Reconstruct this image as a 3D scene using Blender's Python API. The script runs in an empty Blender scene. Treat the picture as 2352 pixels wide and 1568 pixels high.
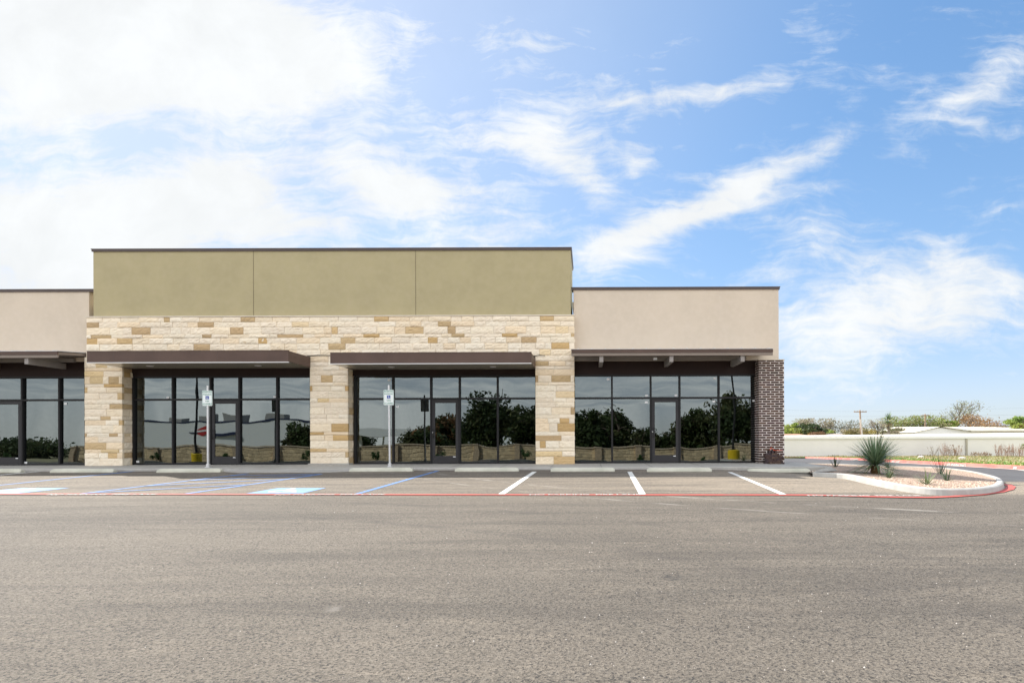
import bpy, math, random
from mathutils import Vector, Matrix
random.seed(7)
SC = bpy.context.scene
COL = SC.collection
R = math.radians

# ---------------------------------------------------------------- camera
F = 1384.0; CX = 1350.0; CY = 1006.0; EYE = 0.85; ROLL = 0.0035      # picture units: 2352 x 1568
cam = bpy.data.cameras.new("camera"); cam.sensor_width = 36; cam.lens = F/2352*36
cam.shift_x = (1176-CX)/2352; cam.shift_y = (CY-784)/2352
cam.clip_start = 0.1; cam.clip_end = 3000
camo = bpy.data.objects.new("camera", cam); COL.objects.link(camo)
camo.location = (0, 0, EYE); camo.rotation_euler = (R(90), ROLL, 0)
SC.camera = camo

# ---------------------------------------------------------------- light
SUNDIR = Vector((-0.83, 0.645, 1.0)).normalized()       # towards the sun
EL = math.asin(SUNDIR.z); AZ = math.atan2(SUNDIR.x, SUNDIR.y)
sun = bpy.data.lights.new("sun", 'SUN'); sun.energy = 2.9; sun.angle = R(0.5); sun.color = (1.0, 0.955, 0.88)
suno = bpy.data.objects.new("sun", sun); COL.objects.link(suno)
suno.rotation_euler = (-SUNDIR).to_track_quat('-Z', 'Y').to_euler()
SC.view_settings.view_transform = 'Standard'; SC.view_settings.look = 'None'
SC.view_settings.gamma = 1; SC.view_settings.exposure = 1.45
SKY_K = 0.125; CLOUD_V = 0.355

class NT:
    """small helper round a node tree"""
    def __init__(s, tree): s.t = tree; s.n = tree.nodes; s.l = tree.links
    def set(s, sock, v):
        if isinstance(v, bpy.types.NodeSocket): s.l.new(v, sock)
        elif v is not None:
            try: sock.default_value = v
            except Exception: sock.default_value = (v[0], v[1], v[2], 1) if hasattr(v, '__len__') else (v, v, v, 1)
    def node(s, typ, out=0, props=None, **ins):
        nd = s.n.new(typ)
        for k, v in (props or {}).items(): setattr(nd, k, v)
        for k, v in ins.items():
            k = k.replace('_', ' ')
            s.set(nd.inputs[int(k[1:])] if k[0] == 'i' and k[1:].isdigit() else nd.inputs[k], v)
        return nd.outputs[out]
    def m(s, op, a, b=None, c=None, clamp=False):
        nd = s.n.new('ShaderNodeMath'); nd.operation = op; nd.use_clamp = clamp
        s.set(nd.inputs[0], a)
        if b is not None: s.set(nd.inputs[1], b)
        if c is not None: s.set(nd.inputs[2], c)
        return nd.outputs[0]
    def mix(s, f, a, b, blend='MIX'):
        nd = s.n.new('ShaderNodeMix'); nd.data_type = 'RGBA'; nd.blend_type = blend
        s.set(nd.inputs[0], f); s.set(nd.inputs[6], a if not isinstance(a, tuple) else (*a[:3], 1)); s.set(nd.inputs[7], b if not isinstance(b, tuple) else (*b[:3], 1))
        return nd.outputs[2]
    def smooth(s, v, lo, hi):
        nd = s.n.new('ShaderNodeMapRange'); nd.interpolation_type = 'SMOOTHSTEP'
        s.set(nd.inputs[0], v); nd.inputs[1].default_value = lo; nd.inputs[2].default_value = hi
        return nd.outputs[0]
    def noise(s, vec, scale, detail=2, rough=0.5, dist=0.0, out=0):
        nd = s.n.new('ShaderNodeTexNoise'); s.set(nd.inputs['Vector'], vec)
        nd.inputs['Scale'].default_value = scale; nd.inputs['Detail'].default_value = detail
        nd.inputs['Roughness'].default_value = rough; nd.inputs['Distortion'].default_value = dist
        return nd.outputs[out]
    def mapv(s, vec, sc=(1, 1, 1), rot=(0, 0, 0), loc=(0, 0, 0)):
        nd = s.n.new('ShaderNodeMapping'); s.set(nd.inputs[0], vec)
        nd.inputs['Scale'].default_value = sc; nd.inputs['Rotation'].default_value = rot; nd.inputs['Location'].default_value = loc
        return nd.outputs[0]

# ---------------------------------------------------------------- sky with clouds (by direction only)
W = bpy.data.worlds.new("World"); SC.world = W; W.use_nodes = True
W.cycles.sampling_method = 'MANUAL'; W.cycles.sample_map_resolution = 1024
nt = NT(W.node_tree); nt.n.clear()
tc = nt.node('ShaderNodeTexCoord', 0)
sky = nt.n.new('ShaderNodeTexSky'); sky.sky_type = 'NISHITA'; sky.sun_disc = False
sky.sun_elevation = EL; sky.sun_rotation = AZ
sky.altitude = 100; sky.air_density = 1.0; sky.dust_density = 0.6; sky.ozone_density = 2.0
sep = nt.n.new('ShaderNodeSeparateXYZ'); nt.l.new(tc, sep.inputs[0])
dx, dy, dz = sep.outputs
dyp = nt.m('MAXIMUM', dy, 0.02)
U = nt.m('DIVIDE', dx, dyp); V = nt.m('DIVIDE', dz, dyp)
front = nt.smooth(dy, 0.05, 0.3)
def blob(cx, cy, rx, ry, ang, amp, p=2.0):
    """soft elliptical cloud bank, centre and radii given in picture units, ang in degrees (anticlockwise)"""
    u0 = (cx-CX)/F; v0 = (CY-cy)/F; ca, sa = math.cos(R(ang)), math.sin(R(ang))
    du = nt.m('SUBTRACT', U, u0); dv = nt.m('SUBTRACT', V, v0)
    a = nt.m('ADD', nt.m('MULTIPLY', du, ca*F/rx), nt.m('MULTIPLY', dv, sa*F/rx))
    b = nt.m('ADD', nt.m('MULTIPLY', du, -sa*F/ry), nt.m('MULTIPLY', dv, ca*F/ry))
    r2 = nt.m('ADD', nt.m('MULTIPLY', a, a), nt.m('MULTIPLY', b, b))
    e = nt.m('EXPONENT', nt.m('MULTIPLY', nt.m('POWER', r2, p/2), -1.0))
    return nt.m('MULTIPLY', e, amp)
blobs = [(60, 40, 560, 205, 0, 1.6, 2.3), (420, 110, 330, 130, -12, 1.0, 2), (680, 120, 130, 70, -15, .8, 2), (1000, 60, 300, 60, -6, .3, 2), (160, 230, 170, 60, 8, .6, 2),
         (0, 520, 500, 140, 4, 1.0, 2), (520, 400, 110, 70, -10, .7, 2), (420, 500, 330, 90, 2, .75, 2.5),
         (880, 420, 130, 55, -22, .8, 2), (990, 445, 150, 45, 0, .55, 2), (720, 510, 130, 26, 4, .5, 2), (1215, 318, 150, 44, -3, .75, 2), (1150, 545, 150, 52, 10, .7, 2),
         (1360, 415, 70, 36, -50, .5, 2), (1290, 380, 90, 26, -30, .45, 2), (1465, 372, 50, 40, 30, .62, 2), (1560, 500, 200, 40, 19, 1.0, 2), (1420, 575, 130, 50, 14, .85, 2), (1760, 408, 170, 34, 25, .8, 2), (1730, 470, 190, 16, 12, .55, 2), (1915, 330, 40, 30, 40, .4, 2),
         (1600, 218, 260, 30, 8, .62, 2), (2300, 160, 130, 52, 34, .68, 2), (2190, 235, 110, 20, 18, .42, 2), (2260, 300, 130, 26, -12, .38, 2),
         (2080, 720, 330, 100, 4, 1.1, 2.3), (1960, 580, 210, 45, -22, .55, 2), (2200, 600, 170, 50, -20, .6, 2), (1770, 635, 90, 24, 0, .45, 2), (1580, 625, 60, 14, -10, .4, 2), (60, 660, 340, 70, 0, .8, 2),
         (300, 330, 700, 380, 6, .30, 2.5), (1150, 300, 560, 190, 8, .28, 2), (1000, 560, 500, 120, 4, .2, 2.5), (1950, 880, 300, 40, 0, .18, 2)]
M = None
for b in blobs:
    e = blob(*b); M = e if M is None else nt.m('ADD', M, e)
# wisps stretched along the wind, seen in the same gnomonic plane for the front and a cloud-deck plane elsewhere
comb = nt.n.new('ShaderNodeCombineXYZ'); nt.l.new(U, comb.inputs[0]); nt.l.new(V, comb.inputs[1]); comb.inputs[2].default_value = 3.7
uv = comb.outputs[0]
warp = nt.n.new('ShaderNodeVectorMath'); warp.operation = 'MULTIPLY_ADD'
nt.l.new(nt.noise(uv, 5.0, 3, .55, out=1), warp.inputs[0]); warp.inputs[1].default_value = (.10, .10, 0); nt.l.new(uv, warp.inputs[2])
n1 = nt.noise(nt.mapv(warp.outputs[0], (1.6, 5.0, 1), (0, 0, R(-17))), 1.9, 9, .60, .4)
n2 = nt.noise(nt.mapv(warp.outputs[0], (2.5, 2.5, 1)), 2.2, 9, .62, .2)
n3 = nt.noise(nt.mapv(warp.outputs[0], (2, 22.0, 1), (0, 0, R(-21))), 3.0, 6, .6, .1)
n4 = nt.noise(nt.mapv(warp.outputs[0], (7, 16.0, 1), (0, 0, R(-35))), 2.2, 8, .68, .5)
nn = nt.m('ADD', nt.m('ADD', nt.m('MULTIPLY', n1, .30), nt.m('MULTIPLY', n2, .28)), nt.m('ADD', nt.m('MULTIPLY', n3, .18), nt.m('MULTIPLY', n4, .24)))
df = nt.m('ADD', M, nt.m('MULTIPLY', nt.m('SUBTRACT', nn, .5), 5.2))
df = nt.smooth(df, 0.0, 1.3)
# elsewhere: general fair-weather cloud deck
zc = nt.m('MAXIMUM', dz, .06)
cb = nt.n.new('ShaderNodeCombineXYZ'); nt.l.new(nt.m('DIVIDE', dx, zc), cb.inputs[0]); nt.l.new(nt.m('DIVIDE', dy, zc), cb.inputs[1])
nb = nt.noise(cb.outputs[0], .8, 6, .55, .3)
db = nt.m('ADD', nt.m('MULTIPLY', nt.smooth(nb, .2, .8), .55), .25)
dens = nt.m('ADD', nt.m('MULTIPLY', df, front), nt.m('MULTIPLY', db, nt.m('SUBTRACT', 1.0, front)), clamp=True)
# sun-side glow of thin cloud
sunv = nt.n.new('ShaderNodeVectorMath'); sunv.operation = 'DOT_PRODUCT'; nt.l.new(tc, sunv.inputs[0]); sunv.inputs[1].default_value = tuple(SUNDIR)
sd = nt.smooth(sunv.outputs['Value'], 0.45, 1.0)
hs = nt.node('ShaderNodeHueSaturation', 0, None, Saturation=1.16, Value=1.0, Color=sky.outputs[0])
tinted = nt.mix(1.0, hs, (.86, .965, 1.0), 'MULTIPLY')
# the bright band round the sun and along the horizon is compressed by a tone curve: soft shoulder
q1 = nt.n.new('ShaderNodeVectorMath'); q1.operation = 'MULTIPLY_ADD'; nt.l.new(tinted, q1.inputs[0]); q1.inputs[1].default_value = (.27, .235, .16); q1.inputs[2].default_value = (1, 1, 1)
q2 = nt.n.new('ShaderNodeVectorMath'); q2.operation = 'DIVIDE'; nt.l.new(tinted, q2.inputs[0]); nt.l.new(q1.outputs[0], q2.inputs[1]); skyc = q2.outputs[0]
# clouds opposite the sun: boosted and warmed as added fill for the facade
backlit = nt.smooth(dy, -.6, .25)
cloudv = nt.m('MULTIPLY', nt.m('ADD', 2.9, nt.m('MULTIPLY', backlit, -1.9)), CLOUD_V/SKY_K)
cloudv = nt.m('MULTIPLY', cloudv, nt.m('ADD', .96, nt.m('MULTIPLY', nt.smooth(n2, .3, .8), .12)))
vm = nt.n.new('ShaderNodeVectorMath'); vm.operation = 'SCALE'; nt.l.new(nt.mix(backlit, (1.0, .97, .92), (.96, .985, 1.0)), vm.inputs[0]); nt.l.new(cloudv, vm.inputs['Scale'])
veil = nt.m('MULTIPLY', sd, .35)
tot = nt.m('MAXIMUM', dens, veil)
# pale horizon
hz = nt.m('MULTIPLY', nt.m('SUBTRACT', 1.0, nt.smooth(dz, -0.02, .14)), .22)
tot = nt.m('MAXIMUM', tot, hz)
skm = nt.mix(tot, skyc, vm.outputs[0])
gr = nt.smooth(dz, -.02, .0)
skm = nt.mix(gr, (.9, .85, .8), skm)
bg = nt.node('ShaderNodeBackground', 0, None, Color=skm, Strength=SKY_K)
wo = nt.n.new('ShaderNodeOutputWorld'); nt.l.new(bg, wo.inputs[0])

# ---------------------------------------------------------------- picture -> world helpers
def deroll(x, y):
    dx_, dy_ = x-CX, y-CY
    return x-ROLL*dy_, y+ROLL*dx_
def P(x, y, Y, roll=True):
    if roll: x, y = deroll(x, y)
    return Vector(((x-CX)/F*Y, Y, EYE-(y-CY)/F*Y))
def XA(x, Y): return (x-CX)/F*Y
def ZA(y, Y): return EYE-(y-CY)/F*Y
def sstep(t): t = max(0, min(1, t)); return t*t*(3-2*t)
def zg(X, Y):
    p = EYE-1.347+.0231*max(Y, 0)
    if Y < 0:
        p += .065*max(Y, -13)
    q = -.30-.0105*Y-(.00027*(Y-26)**2 if Y > 26 else 0)
    if Y > 68: q = -1.490-.004*(min(Y, 300)-68)
    w = max(sstep((X-3)/9)*sstep((Y-9)/8), sstep((Y-22)/14))
    return p*(1-w)+q*w
def G(x, y, h=0.0, roll=True):
    """ground point seen at picture point (x, y)"""
    if roll: x, y = deroll(x, y)
    Y = 3.0
    prev = None
    while Y < 200:
        X = (x-CX)/F*Y; z = EYE-(y-CY)/F*Y
        if z <= zg(X, Y)+h: break
        prev = Y; Y += .02
    return Vector((X, Y, zg(X, Y)+h))

# ---------------------------------------------------------------- mesh helpers
class MB:
    def __init__(s): s.v = []; s.f = []; s.c = []; s.mi = []; s.hascol = False
    def face(s, pts, col=None, mi=0):
        b = len(s.v); s.v += [tuple(p) for p in pts]; s.f.append(tuple(range(b, b+len(pts)))); s.c.append(col or (1, 1, 1)); s.mi.append(mi)
        if col: s.hascol = True
    def grid(s, vs, fs, col=None, mi=0):
        b = len(s.v); s.v += [tuple(p) for p in vs]
        for f in fs: s.f.append(tuple(i+b for i in f)); s.c.append(col or (1, 1, 1)); s.mi.append(mi)
        if col: s.hascol = True
    def box(s, x0, x1, y0, y1, z0, z1, col=None, mi=0, M=None):
        vs = [(x, y, z) for x in (x0, x1) for y in (y0, y1) for z in (z0, z1)]
        if M is not None: vs = [tuple(M @ Vector(v)) for v in vs]
        s.grid(vs, [(0, 1, 3, 2), (4, 6, 7, 5), (0, 4, 5, 1), (2, 3, 7, 6), (0, 2, 6, 4), (1, 5, 7, 3)], col, mi)
    def prism(s, poly, vec, col=None, mi=0):
        """closed polygon (3-D points) extruded by vec"""
        n = len(poly); a = [Vector(p) for p in poly]; vec = Vector(vec); b = [p+vec for p in a]
        s.grid(a+b, [tuple(range(n))[::-1], tuple(range(n, 2*n))]+[(i, (i+1) % n, n+(i+1) % n, n+i) for i in range(n)], col, mi)
    def tube(s, pts, rad, n=6, col=None, cap=True, mi=0):
        pts = [Vector(p) for p in pts]; rs = rad if hasattr(rad, '__len__') else [rad]*len(pts)
        rings = []; prevx = None
        for i, p in enumerate(pts):
            d = (pts[min(i+1, len(pts)-1)]-pts[max(i-1, 0)]).normalized()
            ref = prevx if prevx is not None else (Vector((1, 0, 0)) if abs(d.x) < .9 else Vector((0, 1, 0)))
            y = d.cross(ref).normalized(); x = y.cross(d).normalized(); prevx = x
            rings.append([p+(x*math.cos(2*math.pi*k/n)+y*math.sin(2*math.pi*k/n))*rs[i] for k in range(n)])
        vs = [v for r_ in rings for v in r_]; fs = []
        for i in range(len(pts)-1):
            for k in range(n): fs.append((i*n+k, i*n+(k+1) % n, (i+1)*n+(k+1) % n, (i+1)*n+k))
        if cap: fs += [tuple(range(n))[::-1], tuple(range((len(pts)-1)*n, len(pts)*n))]
        s.grid(vs, fs, col, mi)
    def lathe(s, prof, n=24, c=(0, 0, 0), col=None, mi=0):
        vs = []; fs = []
        for (r_, z) in prof:
            for k in range(n): a = 2*math.pi*k/n; vs.append((c[0]+r_*math.cos(a), c[1]+r_*math.sin(a), c[2]+z))
        for i in range(len(prof)-1):
            for k in range(n): fs.append((i*n+k, i*n+(k+1) % n, (i+1)*n+(k+1) % n, (i+1)*n+k))
        fs += [tuple(range(n))[::-1], tuple(range((len(prof)-1)*n, len(prof)*n))]
        s.grid(vs, fs, col, mi)
    def build(s, name, mat, parent=None, smooth=False, bevel=0, **tags):
        me = bpy.data.meshes.new(name); me.from_pydata(s.v, [], s.f)
        if s.hascol:
            ca = me.color_attributes.new('Col', 'FLOAT_COLOR', 'CORNER'); buf = []
            for f, c in zip(s.f, s.c): buf += [c[0], c[1], c[2], 1.0]*len(f)
            ca.data.foreach_set('color', buf)
        mats = mat if isinstance(mat, (list, tuple)) else [mat]
        for m_ in mats: me.materials.append(m_)
        if len(mats) > 1: me.polygons.foreach_set('material_index', s.mi)
        if smooth: me.polygons.foreach_set('use_smooth', [True]*len(me.polygons))
        me.update()
        o = bpy.data.objects.new(name, me); COL.objects.link(o)
        if parent is not None: o.parent = parent; o.matrix_parent_inverse = Matrix.Identity(4)
        if parent is not None:
            # keep world coordinates: shift the mesh into the parent's frame
            pm = world_m(parent)
            me.transform(pm.inverted())
        if bevel:
            b = o.modifiers.new('bevel', 'BEVEL'); b.width = bevel; b.segments = 2; b.limit_method = 'ANGLE'
        tag(o, **tags)
        return o
def world_m(o):
    m_ = o.matrix_basis.copy() if o.type != 'EMPTY' else Matrix.Translation(o.location) @ o.rotation_euler.to_matrix().to_4x4() @ Matrix.Diagonal((*o.scale, 1))
    return (world_m(o.parent) @ m_) if o.parent else m_
def tag(o, label=None, cat=None, group=None, kind=None):
    if label: o['label'] = label
    if cat: o['category'] = cat
    if group: o['group'] = group
    if kind: o['kind'] = kind
    return o
def empty(name, loc=(0, 0, 0), rz=0, **t):
    o = bpy.data.objects.new(name, None); COL.objects.link(o); o.location = loc; o.rotation_euler = (0, 0, rz); o.empty_display_size = .2
    return tag(o, **t)
def copy_tree(o, parent=None):
    c = o.copy(); COL.objects.link(c)
    if parent is not None: c.parent = parent
    for ch in list(o.children): copy_tree(ch, c)
    return c
def put(o, loc=None, rz=None, sc=None, label=None, group=None):
    if loc is not None: o.location = loc
    if rz is not None: o.rotation_euler = (0, 0, rz)
    if sc is not None: o.scale = (sc,)*3 if not hasattr(sc, '__len__') else sc
    if label: o['label'] = label
    if group: o['group'] = group
    return o
def text_mb(s, size, place, align='CENTER', mb=None, bold=0.0, sx=1.0):
    """flat lettering as mesh faces; place((x, y)) -> world point"""
    cu = bpy.data.curves.new('t', 'FONT'); cu.body = s; cu.size = size; cu.align_x = align; cu.resolution_u = 3
    cu.offset = bold; cu.fill_mode = 'FRONT'
    o = bpy.data.objects.new('t', cu); COL.objects.link(o)
    bpy.context.view_layer.update()
    me = bpy.data.meshes.new_from_object(o.evaluated_get(bpy.context.evaluated_depsgraph_get()))
    mb = mb or MB()
    mb.grid([place(v.co.x*sx, v.co.y) for v in me.vertices], [tuple(p.vertices) for p in me.polygons])
    bpy.data.objects.remove(o); bpy.data.curves.remove(cu); bpy.data.meshes.remove(me)
    return mb

# ---------------------------------------------------------------- materials
def mat(name, col, rough=.8, metal=0, spec=.5, var=0, vscale=3, vcol=None, bump=0, bscale=40, usecol=False, vdetail=4, stretch=(1, 1, 1), bdist=.01, coat=0, var2=None):
    m_ = bpy.data.materials.new(name); m_.use_nodes = True; t = NT(m_.node_tree)
    b = t.n['Principled BSDF']; co = t.node('ShaderNodeTexCoord', 3)
    c = (*col, 1)
    if usecol:
        at = t.n.new('ShaderNodeVertexColor'); at.layer_name = 'Col'; c = at.outputs[0]
        if col != (1, 1, 1): c = t.mix(1.0, c, (*col, 1), 'MULTIPLY')
    if var:
        nz = t.noise(t.mapv(co, stretch), vscale, vdetail, .6)
        f = t.smooth(nz, .3, .7)
        dark = vcol or tuple(max(0, k*(1-var)) for k in col)
        if usecol: c = t.mix(t.m('MULTIPLY', f, var), c, vcol or (col[0]*.5, col[1]*.45, col[2]*.4), 'MIX' if vcol else 'MULTIPLY')
        else: c = t.mix(f, c, (*dark, 1))
    if var2:
        nz = t.noise(co, var2[1], 3, .6); c = t.mix(t.m('MULTIPLY', t.smooth(nz, .35, .75), var2[2]), c, var2[0])
    t.set(b.inputs['Base Color'], c)
    b.inputs['Roughness'].default_value = rough; b.inputs['Metallic'].default_value = metal
    b.inputs['Specular IOR Level'].default_value = spec; b.inputs['Coat Weight'].default_value = coat
    if bump:
        bn = t.n.new('ShaderNodeBump'); bn.inputs['Strength'].default_value = bump; bn.inputs['Distance'].default_value = bdist
        t.l.new(t.noise(co, bscale, 5, .65), bn.inputs['Height']); t.l.new(bn.outputs[0], b.inputs['Normal'])
    return m_
OBJ = {}
M_olive = mat('olive_stucco', (.445, .382, .222), .92, var=.08, vscale=1.3, vdetail=6, bump=.6, bscale=180, bdist=.006, var2=((.50, .425, .28), 5, .25))
M_tan = mat('tan_stucco', (.66, .56, .445), .92, var=.07, vscale=1.1, vdetail=6, bump=.6, bscale=180, bdist=.006, var2=((.70, .60, .50), 6, .4))
M_joint = mat('stucco_joint', (.2, .17, .1), .9)
M_coping = mat('brown_metal_coping', (.085, .058, .052), .45, metal=.0, var=.1)
M_fascia = mat('brown_metal_fascia', (.118, .075, .060), .5, spec=.25, var=.2, vscale=1.2, bump=.05, bscale=3, bdist=.01)
M_awn = mat('taupe_painted_steel', (.24, .19, .155), .5, var=.1, vscale=2)
M_awntop = mat('pale_metal_roofing', (.62, .6, .58), .35, metal=.2)
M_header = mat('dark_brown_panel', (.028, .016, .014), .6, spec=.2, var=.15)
M_beam = mat('grey_brown_beam', (.30, .27, .25), .55, var=.1)
M_deck = mat('dark_decking', (.13, .11, .10), .6)
M_soffit = mat('metal_soffit', (.60, .55, .44), .25, metal=.35, stretch=(1, 14, 1), var=.15, vscale=2)
M_stone = mat('limestone', (1, 1, 1), .88, usecol=True, var=.16, vscale=9, vcol=(.60, .42, .22), bump=.5, bscale=16, bdist=.012, spec=.3)
M_mortar = mat('pale_mortar', (.62, .55, .44), .95, var=.1, bump=.4, bscale=90)
M_brick = mat('dark_brick', (1, .88, .82), .85, spec=.15, usecol=True, var=.3, vscale=30, bump=.5, bscale=120, bdist=.004)
M_wmortar = mat('white_mortar', (.74, .67, .62), .95, bump=.3, bscale=120)
M_frame = mat('bronze_aluminium', (.018, .017, .018), .5, metal=.0, spec=.25)
M_doorframe = mat('charcoal_door_metal', (.034, .032, .034), .5, metal=.0, spec=.3)
M_steel = mat('steel', (.6, .6, .6), .25, metal=1)
M_galv = mat('galvanised_post', (.66, .66, .66), .42, metal=.35, var=.1, vscale=20)
M_black = mat('black_rubber', (.015, .015, .015), .7)
M_white = mat('white_paint', (.82, .82, .80), .5)
M_sticker = mat('white_sticker', (.8, .8, .8), .6)
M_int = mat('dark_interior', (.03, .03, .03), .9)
M_conc = mat('concrete', (.43, .41, .37), .9, var=.22, vscale=1.3, vdetail=7, vcol=(.35, .33, .30), bump=.35, bscale=70, bdist=.004, var2=((.52, .50, .45), 9, .4))
M_stop = mat('cast_concrete', (.62, .60, .50), .9, var=.3, vscale=3, vdetail=6, vcol=(.50, .49, .40), bump=.5, bscale=60, bdist=.004)
M_kerb = mat('pale_kerb_concrete', (.47, .455, .42), .9, var=.4, vscale=2.5, vdetail=8, vcol=(.36, .35, .33), bump=.3, bscale=80, bdist=.004)
M_roof = mat('roof_membrane', (.6, .6, .58), .8)
M_signwhite = mat('sign_white', (.80, .84, .82), .35)
M_green = mat('sign_green', (.03, .22, .14), .4)
M_blue = mat('sign_blue', (.012, .06, .32), .4)
M_orange = mat('orange_plastic', (.85, .10, .03), .5)
def paint(name, col, wear=.45, sc=6):
    m_ = bpy.data.materials.new(name); m_.use_nodes = True; t = NT(m_.node_tree); b = t.n['Principled BSDF']
    co = t.node('ShaderNodeTexCoord', 3)
    n = t.noise(co, sc, 6, .65); f = t.m('MULTIPLY', t.smooth(n, .42, .75), wear)
    n2 = t.noise(co, 90, 3, .6); f = t.m('ADD', f, t.m('MULTIPLY', t.smooth(n2, .55, .7), .22), clamp=True)
    t.set(b.inputs['Base Color'], t.mix(f, col, (.20, .175, .145))); b.inputs['Roughness'].default_value = .75
    return m_
M_pwhite = paint('road_paint_white', (.78, .77, .72), .35)
M_pblue = paint('road_paint_blue', (.10, .24, .55), .5)
M_pblue2 = paint('road_paint_light_blue', (.16, .32, .62), .55)
M_pred = paint('road_paint_red', (.50, .085, .065), .5, 2.5)
M_pfade = paint('road_paint_faded_white', (.68, .62, .58), .6, 9)

# glass: tinted mirror over a dark see-through pane, slightly wavy
def glass_mat():
    m_ = bpy.data.materials.new('tinted_reflective_glass'); m_.use_nodes = True; t = NT(m_.node_tree); t.n.clear()
    co = t.node('ShaderNodeTexCoord', 3)
    oi = t.n.new('ShaderNodeObjectInfo')
    off = t.n.new('ShaderNodeVectorMath'); off.operation = 'SCALE'; off.inputs[0].default_value = (17, 0, 31); t.l.new(oi.outputs['Random'], off.inputs['Scale'])
    ad = t.n.new('ShaderNodeVectorMath'); ad.operation = 'ADD'; t.l.new(co, ad.inputs[0]); t.l.new(off.outputs[0], ad.inputs[1])
    h = t.noise(ad.outputs[0], .75, 1, .4)
    bn = t.n.new('ShaderNodeBump'); bn.inputs['Strength'].default_value = 1; bn.inputs['Distance'].default_value = .0055
    t.l.new(h, bn.inputs['Height'])
    fr = t.n.new('ShaderNodeFresnel'); fr.inputs['IOR'].default_value = 1.5; t.l.new(bn.outputs[0], fr.inputs[1])
    gl = t.node('ShaderNodeBsdfGlossy', 0, None, Color=(.80, .90, .92, 1), Roughness=0.0); t.l.new(bn.outputs[0], gl.node.inputs['Normal'])
    tr = t.node('ShaderNodeBsdfTransparent', 0, None, Color=(.10, .12, .12, 1))
    fac = t.m('ADD', t.m('MULTIPLY', fr.outputs[0], .85), .125, clamp=True)
    ms = t.n.new('ShaderNodeMixShader'); t.set(ms.inputs[0], fac); t.l.new(tr, ms.inputs[1]); t.l.new(gl, ms.inputs[2])
    o = t.n.new('ShaderNodeOutputMaterial'); t.l.new(ms.outputs[0], o.inputs[0])
    return m_
M_glass = glass_mat()

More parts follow.
